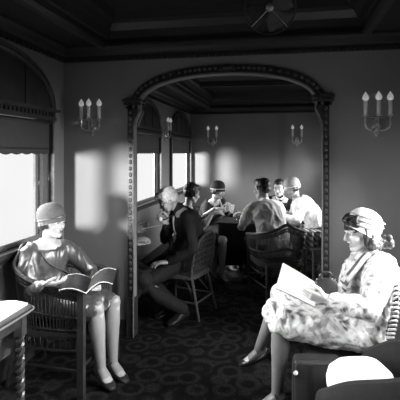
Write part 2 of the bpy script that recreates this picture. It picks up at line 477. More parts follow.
for a, b in ((.40, 1.84),): blind(-1, a, b, 'dark roller blind on the left window nearest the camera, out of the photo')
blind(1, 1.98, 3.42, 'dark roller blind on the right wall window behind the floral-dressed woman')
blind(1, .44, 1.88, 'dark roller blind on the right wall window nearest the camera')

# ------------------------------------------------------------------ sconces
def sconce(n, loc, rz, label, sc=1.0, group=None):
    """local +Y points out of the wall"""
    r = empty('wall_sconce', loc, rz, label, 'wall light', group)
    r.scale = (sc, sc, sc)
    bp = G(); bp.lathe((0, 0, -.055), [(.002, 0), (.03, .002), (.034, .008), (.02, .016), (.008, .022), (.002, .024)], 18, (0, 1, 0))
    bp.prism([(0, 0, -.13), (.018, 0, -.10), (.03, 0, -.06), (.022, 0, -.01), (.0, 0, .02), (-.022, 0, -.01), (-.03, 0, -.06), (-.018, 0, -.10)], (0, .012, 0))
    bp.ell((0, .012, -.115), (.012, .012, .016))
    obj('back_plate', bp, 'brass', r)
    xs = (-.085, 0, .085) if n == 3 else (-.065, .065)
    for x in xs:
        yo = .10 if x == 0 else .07
        P = catmull([(0, .015, -.06), (x*.45, yo*.6, -.085), (x*.95, yo, -.06), (x, yo, -.01), (x, yo, .02)], 6)
        a = obj('arm', G().tube(P, .0075, 8), 'brass', r)
        obj('drip_cup', G().lathe((x, yo, .016), [(.004, 0), (.018, .002), (.024, .010), (.018, .012), (.004, .013)], 14), 'brass', r)
        obj('candle_sleeve', G().lathe((x, yo, .028), [(.013, 0), (.0145, .004), (.014, .10), (.012, .104)], 14), 'candle', r)
        obj('flame_bulb', G().lathe((x, yo, .130), [(.010, 0), (.021, .010), (.024, .024), (.018, .042), (.008, .056), (.002, .068)], 14), 'frost', r)
    if n == 3:
        obj('cross_bar', G().tube([(-.085, .07, .012), (0, .075, .006), (.085, .07, .012)], .004, 6), 'brass', r)
    k = G(); k.ell((0, .03, -.03), (.01, .01, .02)); k.lathe((0, .03, -.01), [(.004, 0), (.01, .01), (.004, .03)], 10); obj('finial', k, 'brass', r)
    return r
def on_part(px, Y):      # X on a plane Y for a pixel column
    r = (px-CX)/F; return Y*(r*CT-ST)/(CT+r*ST)
g3 = 'three-candle brass sconces on the arched partition'; g2 = 'two-candle brass sconces in the far compartment'
sconce(3, (on_part(93.5, YP), YP, 1.88), PI, 'three-candle brass sconce on the partition left of the arch', .98, g3)
sconce(3, (on_part(376, YP), YP, 1.865), PI, 'three-candle brass sconce on the partition right of the arch', 1.06, g3)
sconce(2, (on_part(213, YF), YF, 1.90), PI, 'two-candle brass sconce on the far wall, above the dark cloche hat', 1.35, g2)
sconce(2, (on_part(297, YF), YF, 1.90), PI, 'two-candle brass sconce on the far wall right of the seam strip', 1.35, g2)
sconce(2, (XL, 7.04, 1.95), -PI/2, 'two-candle brass sconce on the left wall between the two far windows', 1.2, g2)

# ------------------------------------------------------------------ ceiling fan
def fan():
    c = at(270, 8, 3.2); r = empty('electric_fan', c, 0, 'round caged electric fan hanging from the ceiling before the arch', 'fan')
    R = .185; ax = (V((0, 0, H))-c); ax.z *= .8; ax.normalize(); Rm = V((0, 0, 1)).rotation_difference(ax).to_matrix()
    def P(x, y, z): return Rm@V((x, y, z))
    g = G()
    for rr, zz in ((R, 0), (R, -.05), (.12, .035), (.06, .045)):
        g.tube([P(rr*math.cos(2*PI*k/40), rr*math.sin(2*PI*k/40), zz) for k in range(40)], .0045 if rr == R else .0016, 6, closed=True)
    for k in range(20):
        a = 2*PI*k/20; q = lambda rr, zz: P(rr*math.cos(a), rr*math.sin(a), zz)
        g.tube([q(.03, .048), q(.10, .04), q(.16, .02), q(R, 0), q(R, -.05), q(.14, -.075), q(.05, -.09)], .0014, 5)
    obj('wire_cage', g, 'steel', r)
    obj('hub', G().lathe(P(0, 0, .035), [(.004, .02), (.026, .016), (.032, .006), (.03, -.004)][::-1], 18, ax), 'brass', r)
    for k in range(4):
        a = PI/2*k+.5; b = G(); rings = []
        for t in (.03, .07, .11, .155):
            w = .02+.055*math.sin(min(1, (t-.02)/.11)*PI*.55)
            pa = [P(t*math.cos(a)-e*w*math.sin(a), t*math.sin(a)+e*w*math.cos(a), e*.014+dz) for e, dz in ((-1, 0), (1, 0), (1, -.002), (-1, -.002))]
            rings.append(pa)
        b.loft(rings); obj('blade', b, 'steel', r)
    obj('motor', G().lathe(P(0, 0, -.17), [(.02, 0), (.045, .01), (.055, .04), (.05, .08), (.03, .09)], 18, ax), 'wood', r)
    obj('bracket', G().tube([P(0, 0, -.11), P(0, 0, -.11)+V((0, 0, .05)), V((P(0,0,-.11).x, P(0,0,-.11).y, ZR-c.z))], .012, 8), 'brass', r)
    for s in (-1, 1): obj('guard_stay', G().tube([P(0, 0, .048), P(.13*s, -.13, 0)], .004, 6), 'brass', r)
fan()

# ================================================================== FURNITURE
def barrel_chair(loc, rz, label, m='wicker', zb=.80, za=.66, hw=.285, front=.27, seat_z=.42, group=None, cat='chair', sq=False, wrap=False, cushion=None, name='wicker_armchair', band=True):
    """faces local +X"""
    r = empty(name, (loc[0], loc[1], 0), rz, label, cat, group)
    S = [(front, -hw), (front*.4, -hw*1.04), (-.10, -hw*1.0), (-.235, -hw*.72), (-.275, -hw*.36), (-.285, 0)]
    S = S+[(x, -y) for x, y in S[-2::-1]]
    n = len(S); zs = []
    for k in range(n):
        t = 1-abs(k-(n-1)/2)/((n-1)/2)      # 0 at the fronts, 1 at the middle of the back
        zs.append(za+(zb-za)*(t**1.2 if t > 0 else 0))
    rim = catmull([(x*(1.06 if x < 0 else 1), y, z) for (x, y), z in zip(S, zs)], 8)
    base = catmull([(x*.86, y*.86, seat_z-.02) for (x, y) in S], 8)
    obj('top_rim', G().tube(rim, .017, 8), 'wicker_pale' if wrap else m, r)
    g = G(); N = len(rim)
    step = 1
    for k in range(2, N-2, step):      # upright canes, slightly bowed
        a, b = base[k], rim[k]; mid = a.lerp(b, .5)*1.0; mid.x = a.x*.4+b.x*.6; mid.y = a.y*.4+b.y*.6
        g.tube([a, mid, b], .0045, 5)
    for t, rr in ((.10, .010), (.35, .004), (.40, .012), (.84, .009), (.90, .009)):
        if t == .35: continue
        P = []
        for k in range(N):
            q = base[k].lerp(rim[k], t); o = .006 if k % 2 else -.006
            P.append(V((q.x*(1+o), q.y*(1+o), q.z)))
        g.tube(P, rr, 5)
    obj('woven_back', g, m, r)
    g = G()      # seat: woven pad with a rolled edge
    sh = [V((x*.9, y*.9, 0)) for x, y in [(p.x, p.y) for p in catmull([(x, y, 0) for x, y in S], 4)]]
    g.loft([[p*f+V((0, 0, z)) for p in sh] for f, z in ((.86, seat_z-.07), (.97, seat_z-.06), (1.0, seat_z-.03), (.98, seat_z-.006), (.9, seat_z), (.3, seat_z-.008))])
    obj('seat', g, m, r)
    g = G(); P = [p*.99 for p in sh]
    for k in range(0, len(P)):
        a = P[k]; b = P[(k+1) % len(P)]; q = (a+b)/2
        g.tube([V((q.x, q.y, seat_z-.05)), V((q.x*.96, q.y*.96, seat_z-.12))], .005, 5)
    g.tube([V((p.x*.97, p.y*.97, seat_z-.125)) for p in P], .010, 6, closed=True)
    obj('apron', g, m, r)
    fx = front-.02
    for s in (-1, 1):
        if sq: l = G().box((front-.022, s*hw-.02, 0), (front+.022, s*hw+.02, za+.02))
        else: l = G().tube([(fx+.02, s*hw*.92, .0), (fx, s*hw*.95, seat_z-.03), (fx, s*hw*.98, za)], [.016, .018, .015], 8)
        obj('leg', l, m if not sq else 'wood', r)
        obj('leg', G().tube([(-.29, s*hw*.80, 0), (-.23, s*hw*.72, seat_z-.04)], [.015, .018], 8), m, r)
        obj('stretcher', G().tube([(fx+.012, s*hw*.92, .17), (-.262, s*hw*.76, .17)], .010, 6), m, r)
    obj('stretcher', G().tube([(fx+.012, -hw*.92, .20), (fx+.012, hw*.92, .20)], .010, 6), m, r)
    if wrap:
        for s in (-1, 1):
            g = G()
            for k in range(12):
                z = .30+k*.032; g.tube([V((fx+.0+.024*math.cos(a), s*hw*.96+.024*math.sin(a), z+.006*math.sin(a))) for a in [2*PI*q/10 for q in range(10)]], .008, 5, closed=True)
            obj('cane_wrapping', g, 'wicker_pale', r)
    return r

def hoop_chair(loc, rz, label, m='wicker', zb=.82, seat_z=.42, wrap=False):
    r = empty('wicker_chair', (loc[0], loc[1], 0), rz, label, 'chair')
    hw = .21; hoop = [(-.19, -hw, seat_z), (-.22, -hw*1.06, .58), (-.255, -hw*.9, .73), (-.28, -hw*.4, zb-.015), (-.285, 0, zb)]
    hoop = hoop+[(x, -y, z) for x, y, z in hoop[-2::-1]]
    P = catmull(hoop, 7); obj('back_hoop', G().tube(P, .014, 8), m, r)
    if wrap:
        for sl_ in (P[3:24], P[::-1][3:24]):
            g = G()
            for k in range(0, len(sl_)-1):
                p_ = sl_[k]; t_ = (sl_[k+1]-p_).normalized(); u_ = t_.orthogonal().normalized(); w_ = t_.cross(u_)
                g.tube([p_+(u_*math.cos(a_)+w_*math.sin(a_))*.017+t_*(.007*math.sin(a_)) for a_ in [2*PI*q_/10 for q_ in range(10)]], .0075, 5, closed=True)
            obj('cane_wrapping', g, 'wicker_pale', r)
    def inside(y, z):
        if abs(y) > hw*1.06: return False
        lim = .70 + (zb-.70)*math.sqrt(max(0, 1-(y/(hw*1.06))**2)); return z < lim-.005
    def xb(z): return -.19-.1*((z-seat_z)/(zb-seat_z))
    g = G()
    for k in range(-5, 6):      # upright canes fanning a little
        y0 = k*.031; y1 = k*.038; z = seat_z; top = None; q = []
        while z < zb:
            t = (z-seat_z)/(zb-seat_z); y = y0+(y1-y0)*t
            if not inside(y, z): break
            q.append(V((xb(z), y, z))); z += .03
        if len(q) > 1: g.tube(q, .0042, 5)
    for z in (.46, .52, .58, .64, .70, .75):
        w = hw*(1.02 if z < .7 else .82); g.tube([V((xb(z)+.004, -w+2*w*k/8, z)) for k in range(9)], .004, 5)
    obj('woven_back', g, m, r)
    sh = catmull([(.21, -.20, 0), (.24, 0, 0), (.21, .20, 0), (-.03, .23, 0), (-.20, .19, 0), (-.22, 0, 0), (-.20, -.19, 0), (-.03, -.23, 0)], 4, True)
    g = G(); g.loft([[p*f+V((0, 0, z)) for p in sh] for f, z in ((.9, seat_z-.05), (1, seat_z-.035), (1, seat_z-.01), (.94, seat_z), (.3, seat_z-.006))])
    obj('seat', g, m, r)
    for sx, sy in ((1, 1), (1, -1), (-1, 1), (-1, -1)):
        t = V((.18*sx, .17*sy, seat_z-.04)); b = V((.21*sx if sx > 0 else -.27, .20*sy, 0))
        obj('leg', G().tube([t, b], [.016, .012], 8), m, r)
        obj('leg_brace', G().tube(catmull([t+V((0, 0, -.16))+(b-t)*.05, (.10*sx, .12*sy, seat_z-.10), (.04*sx, .15*sy, seat_z-.05)], 5), .007, 6), m, r)
    for a, b in (((.20, .19), (-.235, .19)), ((.20, -.19), (-.235, -.19)), ((-.235, -.19), (-.235, .19))):
        obj('stretcher', G().tube([(a[0], a[1], .16), (b[0], b[1], .16)], .009, 6), m, r)
    return r

chair_lw = barrel_chair((-1.585, 2.955), 0, 'dark wicker armchair with square front posts under the satin-dressed woman', 'wicker_dark', .93, .68, .295, .285, sq=True)
chair_rw = hoop_chair((.345, 2.82), PI, 'dark wicker chair with pale cane-wrapped back edges under the floral dress', 'wicker_dark', .88, .43, True)
chair_om = hoop_chair((-1.02, 4.38), math.radians(165), 'hoop-backed wicker side chair behind the white-haired man', 'wicker')
chair_mw = barrel_chair((-.10, 5.03), math.radians(112), 'barrel-backed wicker armchair under the man in the pale jacket', 'wicker', .84, .66, .275, .25, name='wicker_armchair')
chair_cw = barrel_chair((.45, 5.80), math.radians(185), 'wicker armchair under the person in the light cloche, beside the right jamb', 'wicker', .84, .66, .28, .26)
chair_db = hoop_chair((-1.22, 5.42), math.radians(12), 'wicker side chair below the far window, under the dark-bobbed person', 'wicker_dark', .78)
chair_hw = hoop_chair((-1.07, 6.30), math.radians(-30), 'wicker side chair under the person in the dark cloche and coat', 'wicker_dark', .80)
chair_mf = hoop_chair((-.13, 6.60), math.radians(-100), 'wicker side chair hidden behind the table, under the man facing the camera', 'wicker_dark', .80)
chair_hp = hoop_chair((-1.67, 4.08), math.radians(0), 'wicker side chair behind the left jamb, under the half-hidden card holder', 'wicker_dark', .80)
# a spare chair standing between the table and the right jamb
chair_sp = barrel_chair((.54, 4.72), math.radians(170), 'empty wicker armchair close behind the right jamb', 'wicker', .84, .64, .26, .25)
chair_sp.name = 'wicker_armchair'

# club table under dark baize
def far_table():
    x0, x1, y0, y1 = -.84, -.14, 5.42, 6.06
    t = empty('card_table', ((x0+x1)/2, (y0+y1)/2, 0), 0, 'square card table in the far compartment under a dark cloth', 'table')
    hx, hy = (x1-x0)/2, (y1-y0)/2
    obj('table_top', G().box((-hx, -hy, .715), (hx, hy, .738)), 'wood', t, False)
    for sx in (-1, 1):
        for sy in (-1, 1): obj('leg', G().tube([(sx*(hx-.05), sy*(hy-.05), 0), (sx*(hx-.05), sy*(hy-.05), .715)], [.018, .024], 8), 'wood', t)
    c = G(); N = 72; rings = []
    def edge(a, f):
        ca, sa = math.cos(a), math.sin(a); m_ = max(abs(ca), abs(sa)); m_ = (abs(ca)**9+abs(sa)**9)**(1/9)
        return ca/m_*f, sa/m_*f
    for f, z, w in ((.2, .7405, 0), (.96, .7405, 0), (1.015, .735, 0), (1.03, .68, .004), (1.04, .5, .014), (1.05, .24, .022)):
        rings.append([V((edge(2*PI*j/N, f)[0]*hx*(1+w*math.sin(j*1.4)*1.2), edge(2*PI*j/N, f)[1]*hy*(1+w*math.sin(j*1.4)*1.2), z-(.03 if z < .5 else 0)*abs(math.sin(2*2*PI*j/N)))) for j in range(N)])
    n = len(rings)
    vs = [p for r in rings for p in r]; fs = [tuple(range(N))]
    for i in range(n-1):
        for j in range(N): k = (j+1) % N; fs.append((i*N+j, i*N+k, (i+1)*N+k, (i+1)*N+j))
    o = obj('table_cloth', G().add(vs, fs), 'cloth_dark'); o.location = t.location
    s = o.modifiers.new('s', 'SOLIDIFY'); s.thickness = .0015
    tag(o, 'dark cloth draped over the square card table', 'tablecloth')
far_table()
TZ = .7425
def tumbler(x, y, label, h=.11):
    o = obj('glass_tumbler', G().lathe((0, 0, 0), [(.028, 0), (.030, .004), (.036, h), (.033, h), (.028, .012), (.002, .010)], 18), 'tumbler', loc=(x, y, TZ))
    tag(o, label, 'glass', 'tumblers on the card table')
    return o
tumbler(-.60, 5.72, 'glass tumbler near the middle of the card table')
tumbler(-.47, 5.93, 'glass tumbler on the far side of the card table')
o = obj('ashtray', G().lathe((0, 0, 0), [(.045, 0), (.055, .01), (.058, .022), (.05, .022), (.04, .010), (.002, .008)], 20), 'brass', loc=(-.36, 5.60, TZ)); tag(o, 'shallow brass ashtray on the card table by the pale-jacketed man', 'ashtray')

# little table with barley-twist legs at lower left
def twist_table():
    Z = .705; c = at(38, 305, 2.62)
    x1, y1 = c.x, c.y; w, dp = .50, .60
    t = empty('side_table', (x1-w/2, y1-dp/2, 0), 0, 'dark wooden side table with barley-twist legs at lower left', 'table')
    hx, hy = w/2, dp/2
    g = G(); g.loft([ering((0, 0, z), (1, 0, 0), (0, 1, 0), hx*f, hy*f, 40, 9) for f, z in ((.97, Z-.03), (1.0, Z-.022), (1.0, Z-.008), (.985, Z))])
    obj('table_top', g, 'wood', t)
    obj('top_edging', G().tube([p+V((0, 0, 0)) for p in ering((0, 0, Z-.014), (1, 0, 0), (0, 1, 0), hx+.002, hy+.002, 40, 9)], .006, 6, closed=True), 'gilt', t)
    obj('frieze', G().box((-hx+.05, -hy+.05, Z-.10), (hx-.05, hy-.05, Z-.03)), 'wood', t, False)
    for sx in (-1, 1):
        for sy in (-1, 1):
            lx, ly = sx*(hx-.07), sy*(hy-.07); g = G()
            g.box((lx-.025, ly-.025, Z-.16), (lx+.025, ly+.025, Z-.03)); g.box((lx-.025, ly-.025, 0), (lx+.025, ly+.025, .08))
            for ph in (0, PI):      # two intertwined strands
                P = [V((lx+.013*math.cos(ph+k*.45), ly+.013*math.sin(ph+k*.45), .07+k*(Z-.22)/80)) for k in range(81)]
                g.tube(P, .0135, 7)
            obj('twisted_leg', g, 'wood2', t)
    obj('stretcher', G().box((-hx+.07, -.015, .09), (hx-.07, .015, .12)), 'wood', t, False)
    # newspaper lying on it
    n = G(); N = 14; rings = []
    for k in range(N+1):
        u = -.235+.44*k/N; zz = Z+.004+.007*math.sin(k*.7)+.004
        rings.append([V((u, -.25, Z+.0012)), V((u, .27, Z+.0012)), V((u, .27, zz+.006)), V((u, -.25, zz))])
    n.loft(rings); o = obj('folded_newspaper', n, 'paper'); o.location = t.location; o.rotation_euler = (0, 0, .03)
    tag(o, 'folded white paper lying on the barley-twist side table', 'newspaper')
twist_table()

# empty club armchair at lower right and what stands round it
def club_chair():
    r = empty('tub_armchair', (.47, 2.10, 0), math.radians(150), 'dark plush tub armchair cut off by the lower right corner', 'chair')
    hw, fr = .26, .23
    S = [(fr, -hw), (fr*.4, -hw*1.04), (-.10, -hw*1.0), (-.235, -hw*.74), (-.29, -hw*.38), (-.30, 0)]; S = S+[(x, -y) for x, y in S[-2::-1]]
    n = len(S); P = []
    for k in range(n):
        t = 1-abs(k-(n-1)/2)/((n-1)/2); P.append((S[k][0], S[k][1], (.57+.37*t**.9)))
    P = catmull(P, 6); rings = []
    for k, p in enumerate(P):
        tt = P[min(k+1, len(P)-1)]-P[max(k-1, 0)]; tt.z = 0; tt.normalize(); nn = V((tt.y, -tt.x, 0)); zt = p.z; zb = .12; c = V((p.x, p.y, (zt+zb)/2))
        rings.append(ering(c, nn, V((0, 0, 1)), .04, (zt-zb)/2, 20, 3.4))
    obj('backrest', G().loft(rings), 'upholstery', r)
    g = G(); sh = [V((p.x*.90, p.y*.90, 0)) for p in P]
    g.loft([[p*f+V((.02, 0, z)) for p in sh] for f, z in ((.95, .13), (1, .16), (1, .38), (.95, .42), (.7, .432))])
    obj('seat', g, 'upholstery', r)
    for sx in (-1, 1):
        for sy in (-1, 1): obj('leg', G().tube([(sx*.19, sy*.20, 0), (sx*.18, sy*.19, .14)], [.016, .026], 8), 'wood', r)
    c = G().loft([ering((0, 0, z), (1, 0, 0), (0, 1, 0), .15*f, .12*f, 36, 3.0) for f, z in ((.55, 0), (.85, .012), (.98, .05), (1, .09), (.92, .135), (.7, .165), (.3, .18))])
    o = obj('seat_cushion', c, 'white', loc=(.345, 2.20, .433)); o.rotation_euler = (0, 0, .3); tag(o, 'plump white cushion lying on the seat of the dark tub armchair', 'cushion')
club_chair()
def travel_case():
    c = at(318, 358, 2.44)
    r = empty('travelling_case', (c.x, c.y, 0), math.radians(8), 'dark leather case with a white stud, stood on end by the floral skirt', 'suitcase')
    w, h, d = .135, c.z, .06
    obj('case_body', G().loft([ering((0, y, h/2), (1, 0, 0), (0, 0, 1), w*f, h/2*(1-(1-f)*.5), 40, 10) for y, f in ((-d, .94), (-d*.9, 1), (d*.9, 1), (d, .94))]), 'case', r)
    obj('lid_seam', G().tube(ering((0, -d*.35, h/2), (1, 0, 0), (0, 0, 1), w+.001, h/2+.0, 40, 10), .003, 6, closed=True), 'black_leather', r)
    s = obj('stud', G().ell((-w*.98, -d, h-.055), (.014, .008, .014)), 'paper', r); s['label'] = 'round white stud'
    obj('stud_backing', G().lathe((-w*.98, -d+.004, h-.055), [(.02, 0), (.02, .006), (.004, .008)], 18, (0, -1, 0)), 'black_leather', r)
    obj('strap', G().box((-w*.45, -d-.004, .02), (-w*.30, -d+.002, h-.01)), 'case', r, False)
travel_case()

# ================================================================== PEOPLE
def ik(a, b, l1, l2, hint):
    a, b = V(a), V(b); d = b-a; L = d.length
    mx_ = (l1+l2)*.995
    if L > mx_: b = a+d*(mx_/L); d = b-a; L = mx_
    x = (l1*l1-l2*l2+L*L)/(2*L); h = math.sqrt(max(0, l1*l1-x*x)); u = d/L
    hv = V(hint)-u*V(hint).dot(u); hv.normalize()
    return a+u*x+hv*h, b

def hand(palmG, fingG, W, d, n, side, curl=.5, spread=.004, sc=1.0):
    d = V(d).normalized(); n = (V(n)-d*V(n).dot(d)).normalized(); ac = d.cross(n)*(1 if side == 'R' else -1)   # towards the thumb
    W = V(W)
    palmG.loft([ering(W+d*x*sc, ac, n, a*sc, b*sc, 14, 2.6) for x, a, b in ((-.02, .024, .018), (.0, .025, .018), (.03, .034, .017), (.06, .040, .015), (.085, .039, .013), (.094, .034, .009))])
    for k, (L, r) in enumerate(((.070, .0085), (.079, .009), (.073, .0085), (.057, .0075))):
        base = W+d*(.078-(.006 if k == 3 else 0))*sc+ac*(.029-.0195*k)*sc
        dirn = (d+ac*(.10-.07*k)).normalized(); P = [base]; ang = 0; p = base
        for q, f in enumerate((.10, .42, .28, .20)):
            if q: ang += curl*(.55 if q == 1 else .8)+(.05*k)
            dd = dirn*math.cos(ang)+n*math.sin(ang); p = p+dd*(L+.015)*f*sc; P.append(p)
        fingG.tube(P, [r*sc*f for f in (1.05, 1.03, .98, .9, .78)], 9)
    tb = W+d*.022*sc+ac*.024*sc
    t1 = tb+(d*.6+ac*.65+n*.25).normalized()*.040*sc; t2 = t1+(d*.85+ac*.15+n*.45).normalized()*.032*sc; t3 = t2+(d*.85-ac*.15+n*.5).normalized()*.022*sc
    fingG.tube([tb, t1, t2, t3], [.014*sc, .0115*sc, .0105*sc, .0085*sc], 9)

def person(s):
    px, py = s['pos']; rz = math.radians(s['rz']); ro = empty('person', (px, py, 0), rz, s['label'], 'person')
    Rw = Matrix.Rotation(rz, 3, 'Z'); Ri = Rw.transposed()
    def L(p): return Ri@(V(p)-V((px, py, 0)))
    def D(v): return (Ri@V(v)).normalized()
    man = s.get('man', False); k = 1.08 if man else 1.0; vx = s.get('voxel', .008)
    hz = s.get('hip', .53); Pv = V((s.get('hipx', 0), 0, hz))
    hs = s.get('hs', .97)      # head scale
    Hc = L(s['head']); yaw, pit, rol = [math.radians(a) for a in s['look']]; yaw -= rz
    HR = Matrix.Rotation(yaw, 3, 'Z')@Matrix.Rotation(pit, 3, 'Y')@Matrix.Rotation(rol, 3, 'X')
    def h(x, y, z): return Hc+HR@V((x, y, z))*hs
    hzv = HR@V((0, 0, 1)); hxf = HR@V((1, 0, 0)); fh = V((hxf.x, hxf.y, 0)); fh = fh.normalized() if fh.length > .1 else V((1, 0, 0))
    N = Hc-(V((0, 0, 1))*.62+hzv*.38).normalized()*s.get('neck', .145)-fh*s.get('nf', .03)
    tl = (N-Pv).length
    tw = math.radians(s.get('twist', 0))
    lat = Matrix.Rotation(tw, 3, 'Z')@V((0, 1, 0))
    def spine(t):      # gently rounded back
        bow = V((-1, 0, 0))*s.get('bow', .05)*math.sin(PI*t)
        return Pv.lerp(N, t)+bow
    def frame(t):
        ax = (spine(min(1, t+.05))-spine(max(0, t-.05))).normalized()
        y = Matrix.Rotation(tw*t, 3, 'Z')@V((0, 1, 0)); y = (y-ax*y.dot(ax)).normalized(); return y.cross(ax), y, ax
    wS = (.178 if man else .152)
    def torso(g, grow=0, t0=-.10, t1=1.0, waist=0):
        prof = ((-.12, .125, .150), (0, .125, .172), (.15, .118, .162), (.35, .105+waist, .138+waist), (.55, .112, .150), (.72, .118, .168), (.86, .102, .172), (.95, .078, .128), (1.02, .055, .062))
        rings = []
        for t, a, b in prof:
            if t < t0-.03 or t > t1+.03: continue
            x, y, ax = frame(max(0, min(1, t))); rings.append(ering(spine(max(t, 0)) + (ax*min(t, 0)*tl) , x, y, (a*k+grow), (b*k+grow), 24, 2.3))
        g.loft(rings)
        if not man:
            x, y, ax = frame(.66)
            for e in (-1, 1): g.ell(spine(.64)+x*.062+y*e*.058, (.055+grow, .06+grow, .06+grow))
    X1, Y1, A1 = frame(.9)
    Y1 = (lat-A1*lat.dot(A1)).normalized()
    sh = {sd: N-A1*.062+Y1*e*wS*k+X1*s.get('shf', .01) for sd, e in (('L', 1), ('R', -1))}
    ual, fal = .275*k, .245*k
    body = G(); fing = G(); torso(body, -.012)
    body.tube([N-A1*.06, N, h(-.02, 0, -.075)], [.055*k, .047*k, .046*k], 14)
    arms = {}
    for sd, e in (('L', 1), ('R', -1)):
        W, d, n, curl = s['hands'][sd][:4]; W = L(W); dd = D(d); nn = D(n)
        hint = D(s['hands'][sd][4]) if len(s['hands'][sd]) > 4 else V((-.35, .55*e, -.8))
        E, W2 = ik(sh[sd], W, ual, fal, hint); arms[sd] = (sh[sd], E, W2, dd, nn, curl)
        body.tube([sh[sd]-Y1*e*.03, sh[sd].lerp(E, .3), E, E.lerp(W2, .3), W2], [.047*k, .044*k, .035*k, .036*k, .024*k], 12)
        hand(body, fing, W2, dd, nn, sd, curl, sc=k*.98)
    legs = {}
    thl, shl = s.get('thigh', .44)*k, s.get('shin', .42)*k
    for sd, e in (('L', 1), ('R', -1)):
        hip = Pv+V((0, e*.09*k, 0)); A, toe = s['feet'][sd][:2]; A = L(A); toe = D(toe)
        hint = D(s['feet'][sd][2]) if len(s['feet'][sd]) > 2 else V((1, .1*e, 1.0))
        Kn, A2 = ik(hip, A, thl, shl, hint); legs[sd] = (hip, Kn, A2, toe)
        body.tube([hip, hip.lerp(Kn, .5), Kn], [.082*k, .070*k, .052*k], 14)
        sd_v = (A2-Kn).normalized(); back = -toe; back = (back-sd_v*back.dot(sd_v)).normalized()
        body.tube([Kn, Kn.lerp(A2, .3)+back*.014, Kn.lerp(A2, .65)+back*.006, A2], [.050*k, .052*k, .038*k, .029*k], 14)
        body.ell(Kn, (.045*k,)*3)
        up = V((0, 0, 1)); up = (up-toe*up.dot(toe)).normalized(); sv = up.cross(toe)
        body.loft([ering(A2+toe*x+up*z, sv, up, a, b, 12) for x, z, a, b in ((-.055, -.035, .018, .018), (-.03, -.03, .028, .032), (.03, -.028, .034, .032), (.09, -.045, .040, .022), (.13, -.052, .036, .015), (.155, -.056, .02, .008))])
    # head and face
    hd = body
    hd.ell(h(-.012, 0, .035), (.098*hs, .076*hs, .088*hs), HR); hd.ell(h(.028, 0, -.035), (.062*hs, .056*hs, .075*hs), HR)
    hd.ell(h(.0, 0, -.02), (.075*hs, .066*hs, .07*hs), HR)
    hd.ell(h(.066, 0, -.098), (.022*hs, .024*hs, .018*hs), HR)
    for e in (-1, 1):
        hd.tube([h(.0, e*.058, -.055), h(.058, e*.022, -.096)], [.017*hs, .017*hs], 8)
        hd.ell(h(.056, e*.036, -.028), .026*hs, HR); hd.tube([h(.080, e*.012, .024), h(.070, e*.048, .024)], [.010*hs, .009*hs], 8)
        hd.ell(h(-.004, e*.076, -.012), (.019*hs, .008*hs, .031*hs), HR)
        hd.ell(h(.092, e*.011, -.034), .009*hs)
    hd.tube([h(.084, 0, .018), h(.100, 0, -.010), h(.110, 0, -.030)], [.008*hs, .0085*hs, .011*hs], 8)
    hd.ell(h(.083, 0, -.060), (.014*hs, .026*hs, .020*hs), HR)
    blob('body', body, s.get('skin', 'skin'), ro, vx, 3, extra=fing)
    # the part below is worn or grown on the body
    lp = obj('lips', G().ell(h(.0955, 0, -.0565), (.007*hs, .020*hs, .0048*hs), HR).ell(h(.095, 0, -.0655), (.007*hs, .017*hs, .0050*hs), HR), s.get('lipm', 'lips'), ro)
    for e in (-1, 1):
        ey = obj('eye', G().ell(h(.0745, e*.030, .002), (.0135*hs, .0145*hs, .0115*hs), HR), 'eye', ro)
        obj('iris', G().ell(h(.0868, e*.030, .001), (.0035*hs, .006*hs, .006*hs), HR), 'iris', ey)
        obj('eyelid', G().tube([h(.0825, e*.015, .004), h(.0875, e*.024, .0125), h(.086, e*.036, .0125), h(.078, e*.046, .003)], .0028*hs, 6), s.get('skin', 'skin'), ro)
        obj('eyebrow', G().tube([h(.091, e*.014, .025), h(.089, e*.03, .032), h(.077, e*.05, .028)], [.0028, .003, .0015], 6), s.get('brow', 'hair'), ro)
    # legs: stockings / trousers / shoes
    if man:
        g = G()
        for sd, e in (('L', 1), ('R', -1)):
            hip, Kn, A2, toe = legs[sd]
            g.tube([hip+V((-.02, 0, 0)), hip.lerp(Kn, .5), Kn, Kn.lerp(A2, .4), A2+V((0, 0, .02))], [.11, .094, .082, .082, .064], 14); g.ell(Kn, .082)
        torso(g, .008, -.10, .35); blob('trousers', g, s.get('trousers', 'suit'), ro, .011, 5, (.005, 9, (1, 1, 1)))
    else:
        g = G()
        for sd, e in (('L', 1), ('R', -1)):
            hip, Kn, A2, toe = legs[sd]; sd_v = (A2-Kn).normalized(); back = -toe; back = (back-sd_v*back.dot(sd_v)).normalized()
            up = V((0, 0, 1)); up = (up-toe*up.dot(toe)).normalized(); sv = up.cross(toe)
            g.tube([hip.lerp(Kn, .7), Kn, Kn.lerp(A2, .3)+back*.014, Kn.lerp(A2, .65)+back*.006, A2], [.070, .060, .060, .044, .034], 16)
            g.loft([ering(A2+toe*x+up*z, sv, up, a, b, 12) for x, z, a, b in ((-.05, -.03, .024, .024), (-.02, -.02, .033, .036), (.03, -.026, .037, .034), (.09, -.043, .042, .025))])
            g.ell(Kn, (.054,)*3)
        blob('stockings', g, s.get('stocking', 'stock'), ro, .008, 3)
